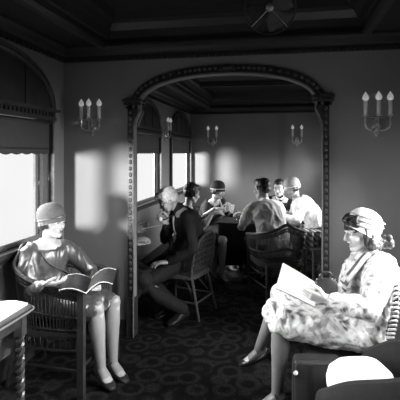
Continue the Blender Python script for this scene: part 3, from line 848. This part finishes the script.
    for sd, e in (('L', 1), ('R', -1)):
        hip, Kn, A2, toe = legs[sd]; up = V((0, 0, 1)); up = (up-toe*up.dot(toe)).normalized(); sv = up.cross(toe); g = G()
        q = .0 if man else 0
        if man:
            rr = ((-.07, -.045, .028, .032), (-.03, -.03, .038, .050), (.03, -.035, .042, .044), (.10, -.052, .048, .028), (.16, -.058, .044, .022), (.195, -.062, .024, .015))
            g.loft([ering(A2+toe*x+up*z, sv, up, a, b, 14, 2.4) for x, z, a, b in rr])
        else:
            rr = ((-.066, -.040, .022, .026), (-.035, -.045, .036, .026), (.02, -.055, .038, .018), (.08, -.055, .046, .026), (.13, -.058, .042, .022), (.17, -.062, .022, .013))
            g.loft([ering(A2+toe*x+up*z, sv, up, a, b, 14, 2.4) for x, z, a, b in rr])
            g.tube([A2-toe*.045-up*.05, A2-toe*.048-up*.095], [.022, .013], 8)
            g.tube([A2+toe*.005+up*.0+sv*a2*1.0*.036+up*(.0) if False else A2+toe*.012+sv*.038*math.cos(a2)+up*(.034*math.sin(a2)-.012) for a2 in [PI*q2/6 for q2 in range(7)]], .006, 6)
        sm = blob('shoe', g, 'black_leather', ro, .006, 2)
        sm['label'] = 'black leather shoe'
    # upper garment
    tm = s['top']; g = G(); gr = s.get('grow', .012); torso(g, gr, -.10, .97, s.get('waist', .012))
    for e in (-1, 1): g.ell(sh['L' if e > 0 else 'R']-Y1*e*.02, ((.062 if man else .054)*k+gr*.3,)*3)
    for sd, e in (('L', 1), ('R', -1)):
        S_, E, W2, dd, nn, curl = arms[sd]; cf = s.get('cuff', .93); P = [S_-Y1*e*.03]; Rr = [.058*k+gr*.4]
        full = s.get('sleeve', 1.0)
        if cf > 0:
            P += [S_.lerp(E, .35), S_.lerp(E, .8), E, E.lerp(W2, cf*.4), E.lerp(W2, cf)]
            Rr += [(.058*k+gr*.3)*full, .052*k*full, .050*k*full, .050*k*full, (.036+.008*man)*k*full]
        else:
            P += [S_.lerp(E, .35), S_.lerp(E, .55)]; Rr += [.054*k, .052*k]
        g.tube(P, Rr, 14)
    if man: g.tube([N-A1*.05, N+A1*.012], [.082, .066], 14)
    if man:      # jacket skirts over the hips
        g.loft([ering(Pv+V((.0, 0, z)), (1, 0, 0), (0, 1, 0), a, b, 20, 2.5) for z, a, b in ((-.10, .14, .19), (-.02, .155, .205), (.10, .15, .19))])
    else:
        (hL, KL, AL, tL), (hR, KR, AR, tR) = legs['L'], legs['R']
        kc = (KL+KR)/2; hc = Pv; sk = s.get('skirt', 1.0); hem = s.get('hem', .06)
        for (hh, kk) in ((hL, KL), (hR, KR)):
            g.tube([hh, hh.lerp(kk, .5), hh.lerp(kk, sk)], [.108, .096, .078], 14)
        f = (kc-hc); f.normalize(); up = V((0, 0, 1)); up = (up-f*up.dot(f)).normalized(); sv = up.cross(f)
        wk = abs((KL-KR).dot(sv))/2
        rings = []
        for t, a, b in ((0, .17, .10), (.3, .165, .092), (.6, .5*(.16+wk+.06), .082), (sk*.9, wk+.055, .07), (sk, wk+.05, .062)):
            rings.append(ering(hc.lerp(kc, t)+V((0, 0, -.004)), sv, up, a, b, 22, 3))
        g.loft(rings)
        if hem:      # cloth hanging from the knees
            p0 = hc.lerp(kc, sk)+V((0, 0, .0))
            g.loft([ering(p0+V((0, 0, -z))+f*(.02 if z else 0), sv, f, wk+.068, .035, 20, 3) for z in (0, hem*.5, hem)])
    if 'extra_top' in s: s['extra_top'](g, dict(L=L, Pv=Pv, N=N, spine=spine, frame=frame, legs=legs, arms=arms))
    blob('jacket' if man else s.get('topname', 'dress'), g, tm, ro, s.get('cvox', .011), s.get('csm', 5), s.get('fold', (.008, 8, (1, 1, .55))))
    s['_'] = dict(h=h, HR=HR, hs=hs, N=N, spine=spine, frame=frame, sh=sh, arms=arms, legs=legs, root=ro, L=L, Rw=Rw, k=k, Pv=Pv, A1=A1, Y1=Y1)
    print('PERSON', s['label'][:40], 'torso', round(tl, 2), 'head', proj(s['head']), *[('knee '+sd, proj(Rw@legs[sd][1]+V((px, py, 0))), 'ank', proj(Rw@legs[sd][2]+V((px, py, 0))), 'el', proj(Rw@arms[sd][1]+V((px, py, 0))), 'wr', proj(Rw@arms[sd][2]+V((px, py, 0)))) for sd in 'LR'])
    return s['_']

def cloche(q, m, brim=.012, band=None, low=0.0, tilt=14, bk=-.008):
    """felt bell hat, closed shell over the cranium, brim lower at the nape"""
    h, HR, hs, ro = q['h'], q['HR'], q['hs'], q['root']; tr = Matrix.Rotation(math.radians(-tilt), 3, 'Y'); R = HR@tr
    ax, ay, az = R@V((1, 0, 0)), R@V((0, 1, 0)), R@V((0, 0, 1)); c = h(bk, 0, .012-low)
    prof = ((-.030, .104+brim, .086+brim), (-.022, .103+brim*.5, .086+brim*.5), (-.008, .106, .089), (.03, .109, .092), (.065, .104, .088), (.095, .086, .074), (.113, .060, .052), (.122, .028, .026))
    outer = [ering(c+az*z*hs, ax, ay, a*hs, b*hs, 28) for z, a, b in prof]
    inner = [ering(c+az*z*hs, ax, ay, a*hs-.004, b*hs-.004, 28) for z, a, b in prof[:1]]
    g = G(); g.loft(outer)
    ha = obj('cloche_hat', g, m, ro, ang=60)
    if band:
        obj('hat_band', G().tube(ering(c+az*.004*hs, ax, ay, .107*hs, .090*hs, 28), .006, 6, closed=True), band, ha)
    return ha, (c, ax, ay, az)

def bob_hair(q, m, low=-.07, curls=0, full=False, back=True):
    h, HR, hs, ro = q['h'], q['HR'], q['hs'], q['root']; g = G()
    if full: g.ell(h(-.022, 0, .045), (.104*hs, .086*hs, .092*hs), HR); g.ell(h(-.045, 0, 0), (.075*hs, .085*hs, .075*hs), HR); g.ell(h(.03, 0, .085), (.06*hs, .066*hs, .04*hs), HR)
    for e in (-1, 1):
        g.tube([h(.012, e*.074, .03), h(.012, e*.078, -.01), h(.022, e*.070, low*.75)], [.016*hs, .017*hs, .010*hs], 8)
        g.ell(h(-.022, e*.070, low*.35), (.035*hs, .022*hs, .05*hs), HR)
    g.ell(h(-.065, 0, low*.4), (.035*hs, .066*hs, .055*hs), HR)
    rnd = random.Random(3)
    for c in range(curls):
        a = rnd.uniform(-1.9, 1.9); p = h(-.055*math.cos(a)*1.25-.02, .078*math.sin(a), low+rnd.uniform(-.02, .035))
        g.ell(p, (rnd.uniform(.016, .026),)*3)
        if full is None and c % 2: g.ell(h(-.07-rnd.uniform(0, .085), rnd.uniform(-.055, .055), low+rnd.uniform(-.03, .03)), (rnd.uniform(.015, .024),)*3)
    return blob('hair', g, m, ro, .006, 2, (.004, 40, (1, 1, .4)))

def man_hair(q, m, thick=0):
    h, HR, hs, ro = q['h'], q['HR'], q['hs'], q['root']; g = G()
    g.ell(h(-.022, 0, .048), (.098*hs+thick, .081*hs+thick, .084*hs+thick), HR)
    g.ell(h(-.055, 0, .0), (.058*hs+thick, .074*hs+thick, .06*hs), HR); g.ell(h(.035, .0, .095), (.055*hs+thick, .058*hs+thick, .030*hs+thick), HR)
    for e in (-1, 1): g.tube([h(.012, e*.074, .04), h(.012, e*.077, -.005)], [.012*hs, .007*hs], 8)
    return blob('hair', g, m, ro, .006, 2, (.005, 34, (1, .5, 1)))

def collar(q, m, r=.056, name='shirt_collar', dz=0):
    N, ro = q['N'], q['root']; ax = q['A1']
    x, y, a = q['frame'](1.0); c = q['N']+a*(.012+dz)
    return obj(name, G().loft([ering(c+a*z, x, y, r*f*q['k'], r*f*q['k'], 20) for z, f in ((-.02, 1.05), (0, 1.0), (.022, .97), (.024, .88))]), m, ro)

DN = V((0, 0, -1)); UP = V((0, 0, 1))
TOC = lambda p: (V((0, 0, p[2]))-V(p)).normalized()       # horizontal direction to the camera
RT = V((CT, ST, 0)); FW = V((-ST, CT, 0))                # picture right, picture depth
def dirv(r, f, u): return (RT*r+FW*f+UP*u).normalized()

# ---- woman on the left reading a magazine
mag_c = at(89, 286, 2.93)
s = dict(label='person in grey satin dress and felt cloche reading a magazine under the near window', pos=(-1.67, 2.95), rz=-12,
         head=at(52, 221, 3.14), look=(-16, 4, 2), twist=-24, hip=.53, voxel=.0055, top='satin', skin='skin_pale', cvox=.009, sleeve=1.12,
         hands=dict(R=(at(42, 284, 2.84), dirv(.95, .05, .02), dirv(.0, .25, 1), .35, dirv(-.28, .4, -.85)),
                    L=(at(98, 288, 3.06), dirv(-.9, -.3, .1), dirv(0, -.1, 1), .5, dirv(.5, .5, -.7))),
         feet=dict(R=(at(101, 366, 3.04), (.85, -.5, -.35)), L=(at(113, 361, 3.16), (.9, -.35, -.35))), cuff=.72, fold=(.011, 9, (1, 1, .6)), skirt=.92, hem=.03)
def lw_sash(g, q): 
    pass
q = person(s)
cloche(q, 'felt', .010, 'satin', tilt=16); bob_hair(q, 'hair', -.05)
g = G(); x, y, a = q['frame'](.7)      # draped diagonal fold across the bodice
P = []
for t, e in ((.93, -.085), (.8, -.05), (.66, .01), (.5, .07), (.36, .11)):
    x, y, a = q['frame'](t); P.append(q['spine'](t)+x*(.128 if t < .85 else .085)+y*-e*-1)
obj('bodice_fold', G().tube(catmull(P, 5), [.006]*(4*5+1), 8), 'satin', q['root'])
# open magazine
def magazine():
    r = empty('open_magazine', mag_c, 0, 'open dark-covered magazine held by the woman on the left', 'magazine')
    a = dirv(1, .12, .02); b = dirv(-.1, 1, .10); n = a.cross(b).normalized()
    def page(sx, m, name, lift, w=.165, hgt=.125):
        g = G(); rings = []; N = 12
        for k in range(N+1):
            u = k/N; x = sx*w*u; z = lift*math.sin(u*PI*.9)*.06+u*u*(.02 if sx < 0 else .035)
            c = a*x+n*z
            rings.append([c-b*hgt, c+b*hgt, c+b*hgt+n*.004, c-b*hgt+n*.004])
        g.loft(rings); return obj(name, g, m, r)
    page(-1, 'print', 'page_block', .5); page(1, 'print', 'page_block', .9)
    g = G(); N = 12
    for sx, lift, up_ in ((-1, .5, .02), (1, .9, .035)):
        for e in (-1, 1):
            g = G(); g.tube([a*(sx*.165*k/N)+n*(lift*math.sin(k/N*PI*.9)*.06+(k/N)**2*up_+.004)+b*.125*e for k in range(N+1)], .0025, 5)
            obj('page_edge', g, 'paper', r)
    g = G()
    for sx, lift, up_ in ((-1, .5, .02), (1, .9, .035)):
        rings = [[a*(sx*.17*k/N)+n*(lift*math.sin(k/N*PI*.9)*.06+(k/N)**2*up_-.004)+b*.13*e+n*dz for e, dz in ((-1, 0), (1, 0), (1, -.002), (-1, -.002))] for k in range(N+1)]
        g.loft(rings)
    obj('cover', g, 'black_leather', r)
magazine()

# ---- woman on the right reading a booklet
def rw_extra(g, q):
    L = q['L']; kc = (q['legs']['L'][1]+q['legs']['R'][1])/2; hc = q['Pv']
    for t, w, dz in ((.25, .17, -.05), (.55, .16, -.04), (.8, .13, -.035), (.98, .12, -.03)):
        g.ell(hc.lerp(kc, t)+V((0, 0, dz)), (.12, w, .10))
    g.ell(hc+V((-.06, 0, -.02)), (.16, .20, .10))
s = dict(label='person in floral dress and pale cloche reading a white booklet, seated at right', pos=(.40, 2.81), rz=188,
         head=at(361, 231, 2.72), look=(200, 10, 0), twist=10, hip=.54, voxel=.0055, top='floral', skin='skin_lit', stocking='stock_pale', cvox=.010, hs=1.02, sleeve=1.35,
         hands=dict(L=(at(326, 298, 2.50), dirv(-.95, .1, .12), dirv(0, .8, .55), .5, dirv(.7, -.4, -.6)),
                    R=(at(318, 296, 2.86), dirv(-.9, -.1, .2), dirv(0, -.8, .4), .6, dirv(.6, .5, -.6))),
         feet=dict(L=(at(277, 393, 2.72), (-.95, -.1, -.3), (-1, -.05, 1)), R=(at(259, 349, 3.0), (-.93, .0, -.38), (-1, .1, .8))), thigh=.455, shin=.44,
         cuff=.80, fold=(.011, 10, (1, 1, 1)), skirt=.97, hem=.10, waist=.03, grow=.026, neck=.13, extra_top=rw_extra, bow=.07)
q = person(s)
RWQ = q
hat, (c, ax, ay, az) = cloche(q, 'felt_pale', .006, None, low=.0, tilt=38, bk=-.012)
for z_, a_, b_ in ((.012, .1085, .0915), (.042, .1085, .0915), (.070, .1035, .0872)):      # folded ribbons round the crown, groove shade painted as mid grey
    tl_ = Matrix.Rotation(.16, 3, ay); obj('shaded_ribbon_fold', G().tube([c+az*z_+tl_@(p-c-az*z_) for p in ering(c+az*z_, ax, ay, a_*q['hs']+.001, b_*q['hs']+.001, 32)], .0055, 6, closed=True), 'felt_mid', hat)
bob_hair(q, 'hair', -.085, 48, None)
h = q['h']
g = G(); rnd = random.Random(5)      # waves over the brow
g.ell(h(.024, 0, .046), (.073, .077, .062), q['HR'])
for k_ in range(26):
    a_ = rnd.uniform(-1.35, 1.35); b_ = rnd.uniform(.28, .95)
    g.ell(h(.022+.074*math.cos(a_)*math.cos(b_), .078*math.sin(a_)*math.cos(b_), .052+.068*math.sin(b_)), (.014, .014, .010))
blob('front_waves', g, 'hair', q['root'], .005, 1)
P = []      # scarf from the nape down the front
for t, xx, yy in ((1.03, -.02, .08), (1.0, .06, .09), (.88, .135, .085), (.74, .185, .07), (.6, .20, .05), (.48, .20, .03)):
    x, y, a = q['frame'](min(t, 1)); P.append(q['spine'](min(t, 1))+x*xx+y*yy+a*max(0, t-1)*.4)
P = catmull(P, 5); rings = []
for i_, p in enumerate(P):
    tt = (P[min(i_+1, len(P)-1)]-P[max(i_-1, 0)]).normalized(); y_ = q['Y1']; y_ = (y_-tt*y_.dot(tt)).normalized(); n_ = y_.cross(tt); w = .030+.022*i_/len(P)
    rings.append([p+y_*w*u+n_*(.008*math.cos(u*7)+v) for u, v in ((-1, 0), (-.5, 0), (0, 0), (.5, 0), (1, 0), (1, .006), (.5, .006), (0, .006), (-.5, .006), (-1, .006))])
obj('neck_scarf', G().loft(rings), 'scarf', q['root'])
# white booklet
def booklet():
    A = at(283, 263, 2.78); B = at(319, 285, 2.60); Cc = at(315, 307, 2.52); Dd = at(276, 288, 2.70)
    o = A.copy(); r = empty('white_booklet', (A+B+Cc+Dd)/4, 0, 'open white booklet in the hands of the floral-dressed woman', 'book'); o = r.location.copy()
    n = (B-A).cross(Dd-A).normalized()
    if n.z < 0: n = -n
    def sheet(dz, th, m, name, grow=0, bulge=.012):
        rings = []; N = 12
        for k_ in range(N+1):
            u = k_/N; a = A.lerp(B, u)-o; b = Dd.lerp(Cc, u)-o; z = bulge*math.sin(PI*u); e = (a-b).normalized()*grow
            rings.append([a+e+n*(dz+z), b-e+n*(dz+z), b-e+n*(dz+z+th), a+e+n*(dz+z+th)])
        obj(name, G().loft(rings), m, r)
    sheet(0, .004, 'paper', 'page_block'); sheet(-.0035, .003, 'print', 'cover', .004)
booklet()
def handbag():
    c_ = at(326, 287, 2.56); r = empty('black_handbag', c_, math.radians(8), 'small black handbag with a ring handle, held on the floral lap', 'handbag')
    g = G(); g.loft([ering((0, y, 0), (1, 0, 0), (0, 0, 1), .062*f, .050*f, 26, 3.2) for y, f in ((-.028, .8), (-.022, 1), (.022, 1), (.028, .8))]); obj('bag_body', g, 'black_leather', r)
    obj('ring_handle', G().tube([(.034*math.cos(a), 0, .062+.026*math.sin(a)) for a in [2*PI*k_/20 for k_ in range(20)]], .006, 6, closed=True), 'black_leather', r)
    obj('clasp', G().tube([(-.05, 0, .045), (.05, 0, .045)], .005, 6), 'brass', r)
handbag()

# ---- white-haired man
s = dict(label='person with white hair and dark suit bowing forward on the hoop-backed chair', man=True, pos=(-1.04, 4.39), rz=185, head=at(168, 200, 4.36), look=(200, 34, -6), top='suit', hip=.54,
         hands=dict(L=(at(169, 262, 4.14), dirv(-.95, -.2, .0), DN, .35, dirv(.5, -.3, -.7)), R=(at(167, 224, 4.30), dirv(-.6, -.1, .7), dirv(-.2, -.5, .3), .9, dirv(-.2, .6, -.8))),
         feet=dict(L=(at(182, 311, 4.20), (-.55, -.83, -.12)), R=(at(172, 306, 4.36), (-.7, -.65, -.1))), bow=.10, voxel=.007, neck=.10, nf=.085, twist=24)
q = person(s); man_hair(q, 'hair_white', .006)
x, y, a = q['frame'](.8)
obj('shirt_front', G().loft([[q['spine'](t)+q['frame'](t)[0]*xx+q['frame'](t)[1]*(w*e) for e, xx in ((-1, d_), (1, d_), (1, d_+.012), (-1, d_+.012))] for t, w, d_ in ((.97, .035, .075), (.88, .04, .118), (.75, .035, .142), (.6, .022, .140))]), 'white', q['root'])
obj('necktie', G().loft([[q['spine'](t)+q['frame'](t)[0]*xx+q['frame'](t)[1]*(w*e) for e, xx in ((-1, d_), (1, d_), (1, d_+.01), (-1, d_+.01))] for t, w, d_ in ((.98, .014, .085), (.88, .012, .128), (.75, .02, .152), (.62, .022, .150))]), 'tie', q['root'])
g = G()
for sd in 'LR':
    S_, E, W2, *_r = q['arms'][sd]; d_ = (W2-E).normalized(); g.tube([W2-d_*.035, W2-d_*.008], .037, 12, cap=False)
obj('shirt_cuffs', g, 'white', q['root'])
# pipe in his hand
hp = at(161, 219, 4.22); r = empty('tobacco_pipe', hp, math.radians(200), 'small tobacco pipe held by the white-haired man', 'pipe')
obj('bowl', G().lathe((0, 0, -.02), [(.008, 0), (.016, .008), (.018, .03), (.014, .04), (.012, .04), (.011, .02), (.002, .012)], 14), 'candle', r)
obj('stem', G().tube([(-.01, 0, -.012), (-.05, 0, .0), (-.10, 0, .03)], [.006, .005, .004], 8), 'wood', r)

# ---- dark bob with bare arms
s = dict(label='person with dark bobbed hair and bare arms, seen from behind at the far window', pos=(-1.22, 5.42), rz=14, head=at(192, 193, 5.45), look=(30, 16, 0), top='black', cuff=0, hip=.53,
         hands=dict(R=(at(212, 214, 5.35), dirv(.9, .3, .2), dirv(0, .3, -1), .5), L=(at(214, 209, 5.62), dirv(.9, .2, .1), DN, .5)),
         feet=dict(R=(at(222, 273, 5.48), (.7, -.55, -.35), (1, 0, 1)), L=(at(214, 271, 5.62), (.75, -.5, -.35), (1, 0, 1))), stocking='skin_pale', skirt=.8, skin='skin_pale', hem=0)
q = person(s); bob_hair(q, 'hair', -.045, full=True)
# ---- dark cloche and coat
s = dict(label='person in dark cloche with pale band and dark coat, facing right behind the card table', pos=(-1.07, 6.28), rz=-32, head=at(218, 190, 6.05), look=(-22, 14, 0), top='black', hip=.53, twist=0,
         hands=dict(R=(at(222, 212, 5.72), dirv(.7, -.2, .5), dirv(.4, .7, .2), .5), L=(at(232, 212, 5.85), dirv(-.2, -.1, .9), dirv(-.8, .1, 0), .7)),
         feet=dict(R=((-.74, 6.0, .09), (.8, -.5, -.25)), L=((-.66, 6.12, .09), (.8, -.5, -.25))), skin='skin_pale')
q = person(s); cloche(q, 'black', .006, 'felt_mid'); bob_hair(q, 'hair', -.06)
g = G()
for e in (-1, 1):
    P = [q['spine'](t)+q['frame'](t)[0]*d_+q['frame'](t)[1]*(w*e) for t, w, d_ in ((1.0, .05, .02), (.95, .06, .075), (.85, .05, .122), (.68, .012, .155))]
    g.tube(catmull(P, 4), .016, 8)
obj('coat_collar', g, 'felt_mid', q['root'])
g = G().box((-.03, -.0015, 0), (.03, .0015, .088)).box((-.01, .004, .004), (.05, .007, .09)); o = obj('playing_cards', g, 'paper', loc=at(230, 211, 5.78), smooth=False); o.rotation_euler = (.35, .1, .5)
tag(o, 'white cards held up by the person in the dark cloche and coat', 'playing cards')
# ---- man in the pale jacket
s = dict(label='person with short dark hair in a pale jacket, back turned, in the barrel-backed chair', man=True, pos=(-.14, 5.08), rz=118, head=at(262, 189, 5.22), look=(150, 8, 0), top='shirt', trousers='suit', hip=.54, twist=8, hs=1.0,
         hands=dict(L=(at(246, 214, 5.42), dirv(-.9, .3, .1), DN, .5, dirv(-.3, -.6, -.6)), R=(at(254, 213, 5.60), dirv(-.9, .3, .1), DN, .4)),
         feet=dict(L=((-.42, 5.50, .09), (-.5, .85, -.1)), R=((-.22, 5.56, .09), (-.4, .9, -.1))), bow=.05, fold=(.020, 7, (1, 1, .5)), grow=.024)
q = person(s); man_hair(q, 'hair', .003); collar(q, 'white')
# ---- man facing the camera
s = dict(label='person in dark suit facing the camera between the pale jacket and the light cloche', man=True, pos=(-.13, 6.58), rz=-100, head=at(279, 188, 6.32), look=(255, 12, 0), top='suit', hip=.54,
         hands=dict(L=((.02, 6.12, .80), (-.4, -.8, -.1), DN, .5), R=((-.30, 6.12, .80), (.2, -.9, -.1), DN, .5)),
         feet=dict(L=((.02, 6.15, .09), (0, -1, -.1)), R=((-.24, 6.15, .09), (0, -1, -.1))))
q = person(s); man_hair(q, 'hair', .002); collar(q, 'white')
# ---- light cloche leaning in
s = dict(label='person in light cloche and pale blouse leaning towards the card table from the right', pos=(.43, 5.80), rz=186, head=at(292, 187, 5.72), look=(205, 24, 0), top='dress_pale', hip=.54, sleeve=1.2,
         hands=dict(L=(at(279, 216, 5.42), dirv(-.9, .1, 0), DN, .4, dirv(.6, -.4, -.7)), R=(at(281, 212, 5.85), dirv(-.95, .1, 0), DN, .4)),
         feet=dict(L=((-.12, 5.68, .09), (-1, 0, -.3)), R=((-.14, 5.82, .09), (-1, .1, -.3))), skin='skin_pale', topname='blouse_and_skirt', grow=.026, fold=(.018, 8, (1, 1, .5)))
q = person(s); cloche(q, 'felt_mid', .008, 'felt_pale', low=.004, tilt=10); bob_hair(q, 'hair', -.055)
obj('dark_vest', G().loft([ering(q['spine'](t)+q['frame'](t)[0]*.035, q['frame'](t)[0], q['frame'](t)[1], a_, b_, 20) for t, a_, b_ in ((.45, .112, .11), (.6, .118, .12), (.75, .122, .12), (.88, .10, .09), (.95, .07, .05))]), 'black', q['root'])
sk = G()      # striped wrap over the chair arm
for i_ in range(1):
    P = [V((.50, 5.50, .70)), V((.34, 5.47, .71)), V((.18, 5.48, .69))]
    rings = []
    for k_ in range(13):
        u = k_/12; cx = .16+.36*u; rings.append([V((cx, 5.49+.012*math.sin(k_*1.9), .685)), V((cx, 5.45+.018*math.sin(k_*2.1), .66)), V((cx, 5.445+.022*math.sin(k_*2.3), .45)), V((cx, 5.455+.022*math.sin(k_*2.3), .45)), V((cx, 5.462+.018*math.sin(k_*2.1), .65)), V((cx, 5.495, .695))])
    sk.loft(rings)
o = obj('striped_shawl', sk, 'stripe'); tag(o, 'striped shawl hanging over the arm of the chair by the right jamb', 'shawl')
# ---- half hidden by the left jamb
s = dict(label='person mostly hidden behind the left jamb, only the forearms and hands reaching out', man=True, pos=(-1.74, 4.08), rz=0, head=at(104, 194, 4.30), look=(0, 10, 0), top='suit', hip=.54,
         hands=dict(R=(at(133, 240, 4.20), dirv(.95, .1, .1), dirv(0, .2, -1), .5, (-.3, -.5, -.8)), L=(at(134, 230, 4.34), dirv(.95, .1, .1), dirv(0, -.6, .3), .7)),
         feet=dict(R=((-1.58, 3.92, .09), (1, 0, -.1)), L=((-1.58, 4.02, .09), (1, .0, -.1))), skin='skin_pale')
q = person(s); man_hair(q, 'hair', .002)
o = obj('pencil', G().tube([(0, 0, 0), (.17, 0, .04)], [.0045, .0035], 6), 'candle', loc=at(142, 229, 4.28)); tag(o, 'thin pencil held out by the hands behind the left jamb', 'pencil')
o = obj('paper_pad', G().box((-.05, -.04, -.004), (.07, .05, .004)), 'paper', loc=at(141, 243, 4.22), smooth=False); o.rotation_euler = (.2, -.1, .3); tag(o, 'small white pad in the hands behind the left jamb', 'notepad')

# ================================================================== LIGHT
w = bpy.data.worlds.new('daylight'); SC.world = w; w.use_nodes = True
bg = w.node_tree.nodes['Background']; bg.inputs[0].default_value = (1, 1, 1, 1); bg.inputs[1].default_value = 1.0
def area(name, loc, rot, sx, sy, e):
    l = bpy.data.lights.new(name, 'AREA'); l.shape = 'RECTANGLE'; l.size = sx; l.size_y = sy; l.energy = e
    o = bpy.data.objects.new(name, l); C.objects.link(o); o.location = loc; o.rotation_euler = rot; l.spread = math.radians(82); return o
for a, b in WIN_L: area('window_daylight', (XL-.07, (a+b)/2, (ZS+ZB)/2), (0, -PI/2+.42, 0), ZB-ZS, b-a, 31)
for k_, (a, b) in enumerate(WIN_R): area('window_daylight', (XR+.07, (a+b)/2, (ZS+ZB)/2), (0, PI/2-.42, 0), ZB-ZS, b-a, 31 if k_ > 2 else 50)
sl = bpy.data.lights.new('low_sun', 'SUN'); sl.energy = 6.6; sl.angle = math.radians(7)
so = bpy.data.objects.new('low_sun', sl); C.objects.link(so)
so.rotation_euler = V((.235, .97, -.008)).to_track_quat('-Z', 'Y').to_euler()

cd = bpy.data.cameras.new('camera'); co = bpy.data.objects.new('camera', cd); C.objects.link(co)
cd.sensor_fit = 'HORIZONTAL'; cd.sensor_width = 36; cd.lens = 36*F/400; cd.clip_start = .05
cd.shift_y = -(200-CY)/400
co.location = (0, 0, H); co.rotation_euler = (PI/2, 0, T)
SC.camera = co
vs = SC.view_settings; vs.view_transform = 'Standard'; vs.look = 'None'; vs.exposure = 0; vs.gamma = 1; vs.use_curve_mapping = False
SC.cycles.use_denoising = True; SC.cycles.max_bounces = 8; SC.cycles.transparent_max_bounces = 12
